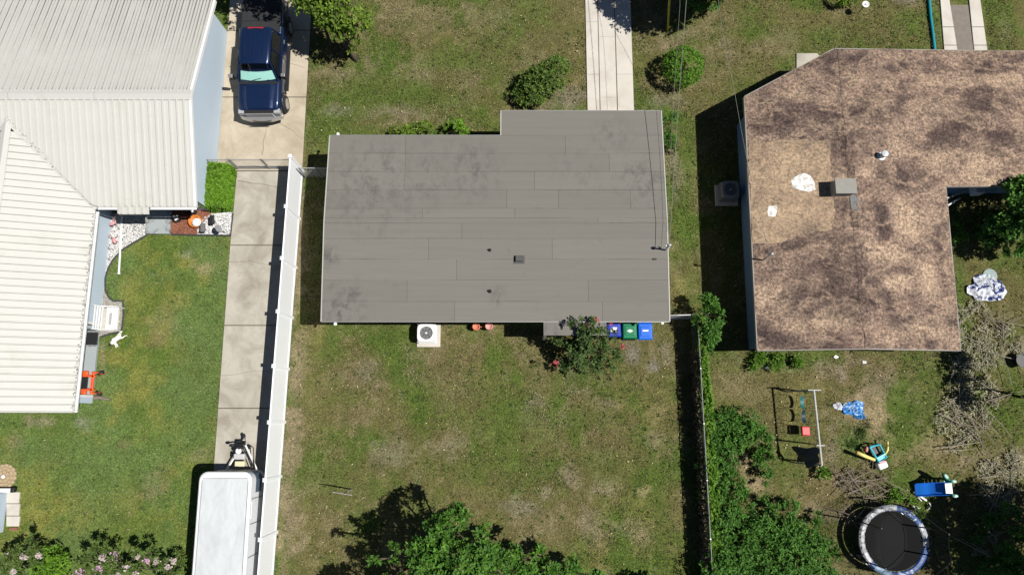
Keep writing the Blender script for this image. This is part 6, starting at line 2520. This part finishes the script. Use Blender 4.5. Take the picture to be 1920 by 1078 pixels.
# oleanders, bottom left
def oleander(label, base, tips, flowers):
    lob = [(x, y, z, .20, 1.0) for x, y, z in tips]
    r_ = plant('oleander_bush', label, 'bush', base, lob, L_olean, M_bark, dens=120, k=9, L=.17, W=.14, stems=1, trunk_r=.04, hollow=.2, spread=(.3, 1.1), group=None)
    ol = r_.location
    for px, py, z, s, lm in flowers:
        q = np.array(at(px, py, z))
        P = q + NPR.normal(size=(20, 3)) * s * .42
        v, f, tt = rosettes(P, P - q + np.array([0, 0, .12]), 4, .075, .5)
        np_mesh('flower_cluster', v, f, lm, r_, tuple(ol), tint=tt)['kind'] = 'stuff'
    return r_
L_pink = leaf_mat('petal_pink', (.55, .28, .45), (.82, .58, .74), .2)
L_blush = leaf_mat('petal_blush', (.50, .40, .38), (.78, .68, .66), .2)
oleander('tall oleander bush with pink flowers at the bottom edge left of the trailer', (232, 1062),
         [(160, 1048, 1.9), (180, 1028, 1.9), (203, 1028, 1.9), (190, 1050, 1.7), (218, 1040, 1.9), (232, 1062, 1.6), (255, 1040, 1.9), (272, 1050, 1.8), (300, 1055, 1.6), (250, 1072, 1.7), (208, 1072, 1.8), (182, 1074, 1.8), (285, 1035, 2.0), (160, 1075, 1.7), (320, 1070, 1.3), (265, 1085, 1.8), (225, 1092, 1.8), (300, 1085, 1.5)],
         [(214, 1040, 2.0, .14, L_pink), (193, 1045, 1.9, .12, L_blush), (185, 1067, 1.95, .15, L_pink), (150, 1073, 1.9, .15, L_pink), (274, 1050, 1.95, .13, L_pink), (258, 1043, 1.9, .08, L_blush), (237, 1065, 1.8, .14, L_blush), (293, 1053, 1.7, .10, L_blush), (312, 1062, 1.6, .14, L_blush), (255, 1075, 1.8, .1, L_blush), (325, 1050, 1.4, .1, L_blush), (218, 1077, 1.8, .12, L_blush)])
oleander('oleander bush with a few blush flowers in the bottom left corner', (28, 1062),
         [(20, 1042, 1.9), (40, 1052, 1.8), (15, 1070, 1.8), (55, 1035, 1.7), (68, 1030, 1.6), (48, 1072, 1.6), (30, 1030, 1.9), (5, 1055, 1.9), (72, 1050, 1.4), (25, 1090, 1.8), (62, 1010, 1.7)],
         [(43, 1043, 1.9, .11, L_blush), (15, 1040, 1.9, .08, L_blush), (73, 1040, 1.6, .09, L_blush), (25, 1072, 1.9, .08, L_blush)])
plant('hedge_bush', 'dense bright lime green bush between the two oleanders at the bottom left', 'bush', (100, 1052), [(95, 1050, .9, .62), (110, 1062, .9, .55), (80, 1068, .8, .5), (98, 1090, .9, .7)], L_hedge, M_bark, dens=110, k=8, L=.11, hollow=.75, lump=.7, stems=2, trunk_r=.03)
plant('hedge_bush', 'olive leaved low bush between the pink oleander and the white trailer', 'bush', (338, 1050), [(335, 1045, .7, .35), (342, 1062, .7, .4), (325, 1080, .7, .5)], L_dull, M_bark, dens=100, k=7, L=.1, stems=2, trunk_r=.03)
# thicket right of the vine fence
plant('thicket', 'tangled green thicket beside the vine fence left of the swing set', 'thicket', (1385, 830),
      [(1342, 785, .6, .55), (1372, 788, .6, .6), (1400, 800, .6, .6), (1430, 822, .6, .55), (1355, 830, .75, .7), (1385, 835, .6, .55), (1432, 858, .6, .45), (1340, 875, .75, .6), (1370, 880, .7, .55), (1436, 890, .5, .38), (1340, 920, .75, .6), (1375, 915, .7, .5), (1418, 800, .5, .4), (1345, 850, .2, 1.0, .25), (1375, 810, .2, 1.0, .25), (1430, 850, .2, .6, .3), (1350, 910, .2, .9, .25)], L_mid, M_bark, dens=88, k=8, L=.145, W=.2, stems=2, trunk_r=.02, hollow=.35, spread=(.5, 1.3), lump=.22, rough=(.45, 1.3), tv=.35)
plant('thicket', 'dense dark green thicket at the bottom between the vine fence and the trampoline', 'thicket', (1430, 1010),
      [(1370, 965, .8, .75), (1425, 985, .85, .8), (1480, 985, .8, .75), (1530, 1010, .7, .65), (1365, 1040, .9, .9), (1440, 1055, .95, .9), (1510, 1065, .9, .8), (1400, 1010, .9, .6), (1545, 1055, .5, .4), (1480, 945, .5, .4), (1400, 935, .6, .5), (1445, 945, .5, .45), (1340, 980, .8, .6), (1560, 1030, .4, .35), (1460, 1010, .9, .75), (1500, 1020, .85, .7), (1390, 1040, .9, .8), (1470, 1075, .9, .9), (1350, 1075, .9, .9), (1535, 970, .4, .35), (1550, 1080, .6, .5), (1400, 1000, .2, 1.4, .2), (1480, 1030, .2, 1.5, .2), (1380, 1070, .2, 1.3, .2)], L_mid, M_bark, dens=92, k=8, L=.135, W=.22, stems=2, trunk_r=.02, hollow=.3, lump=.22, rough=(.45, 1.3), tv=.35)
plant('weed_clump', 'bright green weed clump growing below the left corner of the brown roof', 'weeds', (1452, 680), [(1425, 672, .25, .32, .7), (1455, 678, .3, .4, .7), (1490, 675, .25, .35, .6), (1412, 682, .22, .25, .8)], L_weed, M_bark, dens=140, k=7, L=.18, W=.13, stems=1, trunk_r=.012, hollow=.2)
plant('corner_bush', 'large green bush in the shaded corner right of the brown roof', 'bush', (1880, 415),
      [(1908, 374, 2.7, .62), (1945, 395, 3.0, .9), (1888, 432, 1.6, .5), (1950, 440, 2.6, .8), (1898, 356, 2.9, .38), (1930, 352, 3.0, .7), (1862, 452, .8, .32), (1885, 400, 2.4, .55), (1868, 424, 1.9, .5), (1905, 425, 2.3, .6), (1858, 455, .9, .4), (1900, 462, 1.0, .5), (1969, 364, 3.0, .9), (2013, 353, 3.0, .9), (1963, 412, 2.5, .65), (2046, 397, 3.0, .85), (1835, 430, .5, .3), (1870, 410, 1.0, .45)], L_mid, M_bark, dens=60, k=9, L=.19, stems=3, trunk_r=.03, hollow=.4)
plant('corner_weeds', 'patchy weeds in the shade under the right eave of the brown roof', 'weeds', (1800, 430), [(1797, 420, .3, .2), (1805, 440, .3, .28), (1845, 405, .5, .22), (1832, 436, .25, .25), (1790, 450, .3, .18), (1822, 412, .3, .15)], L_weed, M_bark, dens=90, k=7, L=.16, stems=1, trunk_r=.01, hollow=.2)
plant('leaning_tree', 'tree just outside the right frame edge shading the trampoline corner', 'tree', (1960, 1010),
      [(2072, 1011, 4.5, 1.2), (2144, 1058, 4.5, 1.4), (2052, 1105, 4.5, 1.2), (1962, 1062, 4.3, .55), (2189, 1011, 4.5, 1.3), (2147, 1129, 4.5, 1.3), (2115, 985, 4.6, .9), (2010, 1050, 4.4, .7), (1990, 1090, 4.2, .8)], L_deep, M_bark, dens=60, k=9, L=.2, trunk_r=.16)
plant('shade_bush', 'leafy bush in the dark lower right corner near the frame edge', 'bush', (1885, 1045), [(1892, 1042, 1.0, .55), (1870, 1062, .8, .4), (1912, 1068, 1.1, .6), (1905, 1000, .9, .4), (1845, 1066, .5, .3), (1860, 980, .4, .4), (1890, 960, .6, .4), (1835, 1000, .3, .35)], L_mid, M_bark, dens=60, k=8, L=.2, W=.18, stems=2, trunk_r=.02)
plant('small_tree', 'small dark tree beyond the right frame edge beside the cut branches', 'tree', (1915, 745), [(1985, 700, 3.4, .9), (1975, 745, 3.2, .8)], L_mid, M_bark, dens=30, k=8, L=.22, trunk_r=.06)
plant('sprig', 'small bright sprig of broad leaves below the swing set', 'plant', (1545, 890), [(1545, 888, .3, .18)], L_weed, M_bark, dens=120, k=6, L=.24, W=.2, trunk_r=.01)
plant('weed_clump', 'leafy green weeds between the blue slide and the trampoline rim', 'weeds', (1690, 930), [(1680, 930, .25, .3, .6), (1705, 940, .25, .25, .6), (1722, 962, .2, .25, .6), (1668, 940, .2, .2, .6)], L_weed, M_bark, dens=110, k=7, L=.15, trunk_r=.01, hollow=.2)
plant('grass_clump', 'dark lush tuft of tall grass between blue sheet and turquoise toy', 'weeds', (1615, 820), [(1612, 812, .12, .3, .5), (1625, 795, .1, .22, .5), (1600, 830, .12, .25, .5), (1660, 852, .1, .25, .5)], leaf_mat('leaf_dark_lush', (.02, .06, .008), (.07, .145, .02)), M_bark, dens=130, k=7, L=.15, W=.08, trunk_r=.008, hollow=.1)
plant('shrub', 'dark and lime striped plant at the top frame edge near the white bowl', 'shrub', (1585, 8), [(1580, -4, .5, .35), (1598, -2, .5, .25)], L_lime, M_bark, dens=90, k=8, L=.22, W=.12, stems=1, trunk_r=.02)

# cut branches and wilted leaves on the right
M_stick = mat('pale_dry_stick', (.34, .29, .22), .95, .25, 6)
def brush(label, base, spots, lm, branches, k=6, L=.12, dens=64):
    b = at(*base)
    r_ = thing('brush_pile', label, 'brush pile', b)
    lw = []
    for px, py, rr in spots:
        q = at(px, py, .12)
        lw.append((q.x, q.y, .07, rr * 1.6, rr * 1.6, .13))
    T, A = lobe_tips(lw, dens, .1, .8)
    A = A * .25 + np.array([0, 0, 1.2])
    v, f, tt = rosettes(T, A, k, L, .2, (1.1, 1.62), .35)
    np_mesh('wilted_leaves', v, f, lm, r_, tuple(b), tint=tt)['kind'] = 'stuff'
    for px, py, rr in spots:
        for _ in range(2):
            q = at(px + RND.uniform(-18, 18), py + RND.uniform(-18, 18), RND.uniform(.12, .25))
            a, l = RND.uniform(0, 3.14), RND.uniform(.5, 1.15)
            d = Vector((math.cos(a) * l, math.sin(a) * l, RND.uniform(-.06, .1)))
            m = MB()
            m.tube([q - d, q - d * .3 + Vector((0, 0, .06)), q + d * .4 + Vector((RND.uniform(-.12, .12), RND.uniform(-.12, .12), .08)), q + d], RND.uniform(.014, .024), 4, .007)
            m.build('stick', M_twig if lm is L_dry else M_stick, r_, tuple(b))
    for pts in branches:
        m = MB()
        P = [at(x, y, .16 + .06 * i) for i, (x, y) in enumerate(pts)]
        m.tube(P, .035, 6, .014)
        for i in range(len(P) - 1):
            for _ in range(3):
                q = P[i].lerp(P[i + 1], RND.random())
                e = q + Vector((RND.uniform(-.5, .5), RND.uniform(-.5, .5), RND.uniform(-.05, .2)))
                m.tube([q, q.lerp(e, .5) + Vector((.03, -.03, .04)), e], .014, 4, .004)
        m.build('branch', M_twig, r_, tuple(b))
    return r_
brush('pile of wilted grey green cut branches right of the lower brown roof corner', (1850, 640),
      [(1800, 590, .4), (1835, 580, .4), (1800, 620, .4), (1845, 615, .3), (1815, 655, .45), (1850, 650, .5), (1800, 690, .5), (1835, 690, .5), (1870, 675, .4), (1890, 620, .3), (1905, 650, .35)], L_wilt,
      [[(1882, 650), (1880, 618), (1884, 580)], [(1880, 620), (1862, 603), (1842, 585)], [(1880, 620), (1895, 605), (1920, 592)]])
brush('sprawling pile of dead leafy branches below the first brush pile', (1850, 775),
      [(1800, 730, .5), (1840, 730, .5), (1790, 765, .5), (1825, 775, .5), (1775, 790, .4), (1815, 810, .45), (1860, 745, .35), (1850, 790, .25), (1800, 830, .35)], L_wilt,
      [[(1833, 785), (1850, 752), (1890, 740), (1920, 732)], [(1760, 775), (1800, 795), (1862, 805)], [(1838, 740), (1843, 790), (1842, 840)], [(1795, 768), (1835, 795), (1865, 830)], [(1810, 800), (1840, 830), (1860, 856)]])
brush('olive brush heap in front of the dark lower right trees', (1880, 900),
      [(1860, 880, .45), (1895, 885, .5), (1850, 915, .4), (1885, 925, .5), (1905, 860, .35), (1870, 950, .4), (1830, 1030, .25), (1855, 1010, .3)], L_wilt, [[(1850, 860), (1880, 890), (1900, 940)]])
brush('heap of brown dead twigs between the turquoise toy and the trampoline', (1620, 905),
      [(1590, 885, .35), (1625, 895, .45), (1655, 900, .35), (1600, 915, .4), (1640, 925, .4), (1580, 905, .3), (1600, 965, .35), (1640, 955, .3)], L_dry,
      [[(1575, 900), (1620, 902), (1665, 895)], [(1590, 925), (1640, 905), (1668, 925)], [(1585, 880), (1615, 920), (1625, 950)], [(1580, 912), (1610, 893), (1640, 880)], [(1600, 935), (1645, 932), (1670, 915)]], 5, .09, 45)

# ------------------------------------------------------------------ grass blades and fallen leaves
def inside_any(X, Y):
    bad = np.zeros(len(X), bool)
    def rect(x0, x1, y0, y1):
        return (X > x0) & (X < x1) & (Y > y0) & (Y < y1)
    bad |= rect(-13.2, -9.97, -15, 11.7) & (X < (-9.97 - .28 * (11.63 - Y) / 16.44))
    bad |= rect(-14.15, -9.98, 11.6, 31)
    bad |= rect(-31, -14.1, 9.5, 19.0)
    bad |= rect(-31, -18.85, .9, 9.5)
    bad |= rect(lanes[0][0], lanes[2][1], 13, 34)
    bad |= rect(-7.4, 6.3, 4.5, 11.7) | rect(-.2, 6.3, 11, 12.9)
    bad |= rect(10.8, 18.5, 3.1, 14) | rect(14.6, 28, 10.6, 16)
    bad |= rect(-4.7, -3.2, 3.2, 4.3)
    for q in (bedA, bedB, bedC, bedD, [(1761, -60), (1842, -60), (1856, 104), (1766, 104)], [(1493, 101), (1532, 101), (1560, 140), (1493, 140)], [(0, 910), (38, 915), (38, 1000), (0, 1000)], [(270, 400), (330, 400), (330, 441), (270, 441)], [(0, 866), (24, 872), (30, 893), (22, 914), (0, 916)]):
        P = [at(*p) for p in q]
        c_ = np.zeros(len(X), bool)
        for i in range(len(P)):
            a, b_ = P[i], P[i - 1]
            if a.y == b_.y:
                continue
            c_ ^= ((a.y > Y) != (b_.y > Y)) & (X < (b_.x - a.x) * (Y - a.y) / (b_.y - a.y) + a.x)
        bad |= c_
    return bad


NB = 380000
X, Y = NPR.uniform(-23.5, 25, NB), NPR.uniform(-9.5, 21.5, NB)
tuft = fbm(X, Y, .45, 3)
k = ~inside_any(X, Y) & (tuft + NPR.normal(size=NB) * .12 > .40)
X, Y = X[k], Y[k]
n = len(X)
col = lawn(X, Y)
barren = np.clip((col[:, 0] - col[:, 1]) / .05, 0, 1)
k = NPR.random(n) > barren * .45
X, Y, col = X[k], Y[k], col[k]
n = len(X)
h = NPR.uniform(.04, .10, n)
a = NPR.uniform(0, 6.283, n)
lean = NPR.uniform(.3, 1.3, n) * h
wd = NPR.uniform(.010, .024, n)
z0 = np.full(n, -.035)
v = np.empty((n, 3, 3))
v[:, 0] = np.stack([X - np.sin(a) * wd, Y + np.cos(a) * wd, z0], 1)
v[:, 1] = np.stack([X + np.sin(a) * wd, Y - np.cos(a) * wd, z0], 1)
v[:, 2] = np.stack([X + np.cos(a) * lean, Y + np.sin(a) * lean, z0 + .03 + h * .8], 1)
jit = NPR.lognormal(-.02, .42, (n, 1)) ** np.where(X < FX, .6, 1.0)[:, None]
dry = np.clip((col[:, :1] / np.maximum(col[:, 1:2], .01) - .55) / .6, 0, 1)
strw = NPR.random((n, 1)) < .06 + .42 * dry
col = np.where(strw, (col * .35 + np.array([.26, .22, .14]) * .8) * np.sqrt(jit), col * jit * 1.12)
M_blade, nt, bs = nt_new('grass_blade')
nt.links.new(attr(nt, 'col'), bs.inputs['Base Color'])
bs.inputs['Roughness'].default_value = .8
bs.inputs['Specular IOR Level'].default_value = .15
tag(np_mesh('grass', v.reshape(-1, 3), np.arange(n * 3).reshape(n, 3), M_blade, col=np.clip(col, 0, .6)), None, None, None, 'stuff')

nw = 5200
WX_, WY_ = NPR.uniform(-23, 25, nw), NPR.uniform(-9, 21, nw)
kk = ~inside_any(WX_, WY_) & (fbm(WX_ + 3, WY_ - 7, 1.4) > .50)
WX_, WY_ = WX_[kk], WY_[kk]
T = np.stack([WX_, WY_, np.full(len(WX_), .0)], 1)
v, f, tt = rosettes(T, np.tile(np.array([0, 0, 1.0]), (len(T), 1)), 6, .085, .28, (.7, 1.4), .2)
tag(np_mesh('lawn_weeds', v, f, leaf_mat('leaf_lawn_weed', (.035, .075, .014), (.115, .20, .035)), tint=tt), None, None, None, 'stuff')
FL = []
for _ in range(230):
    px, py = RND.choice([(RND.uniform(560, 1260), RND.uniform(640, 1060)), (RND.uniform(590, 1090), RND.uniform(20, 250)), (RND.uniform(1340, 1760), RND.uniform(690, 1000))])
    FL.append(at(px, py, .04))
n = len(FL)
P = np.array([tuple(q) for q in FL])
a = NPR.uniform(0, 6.28, n)
d = np.stack([np.cos(a), np.sin(a), np.full(n, .1)], 1)
v, f, tt = leaf_arrays(P, unit(d), np.tile(np.array([0, 0, 1.0]), (n, 1)), NPR.uniform(.05, .12, n), NPR.uniform(.02, .035, n), NPR.random(n))
tag(np_mesh('fallen_leaves', v, f, leaf_mat('leaf_fallen', (.30, .22, .10), (.62, .58, .30), .1), tint=tt), None, None, None, 'stuff')
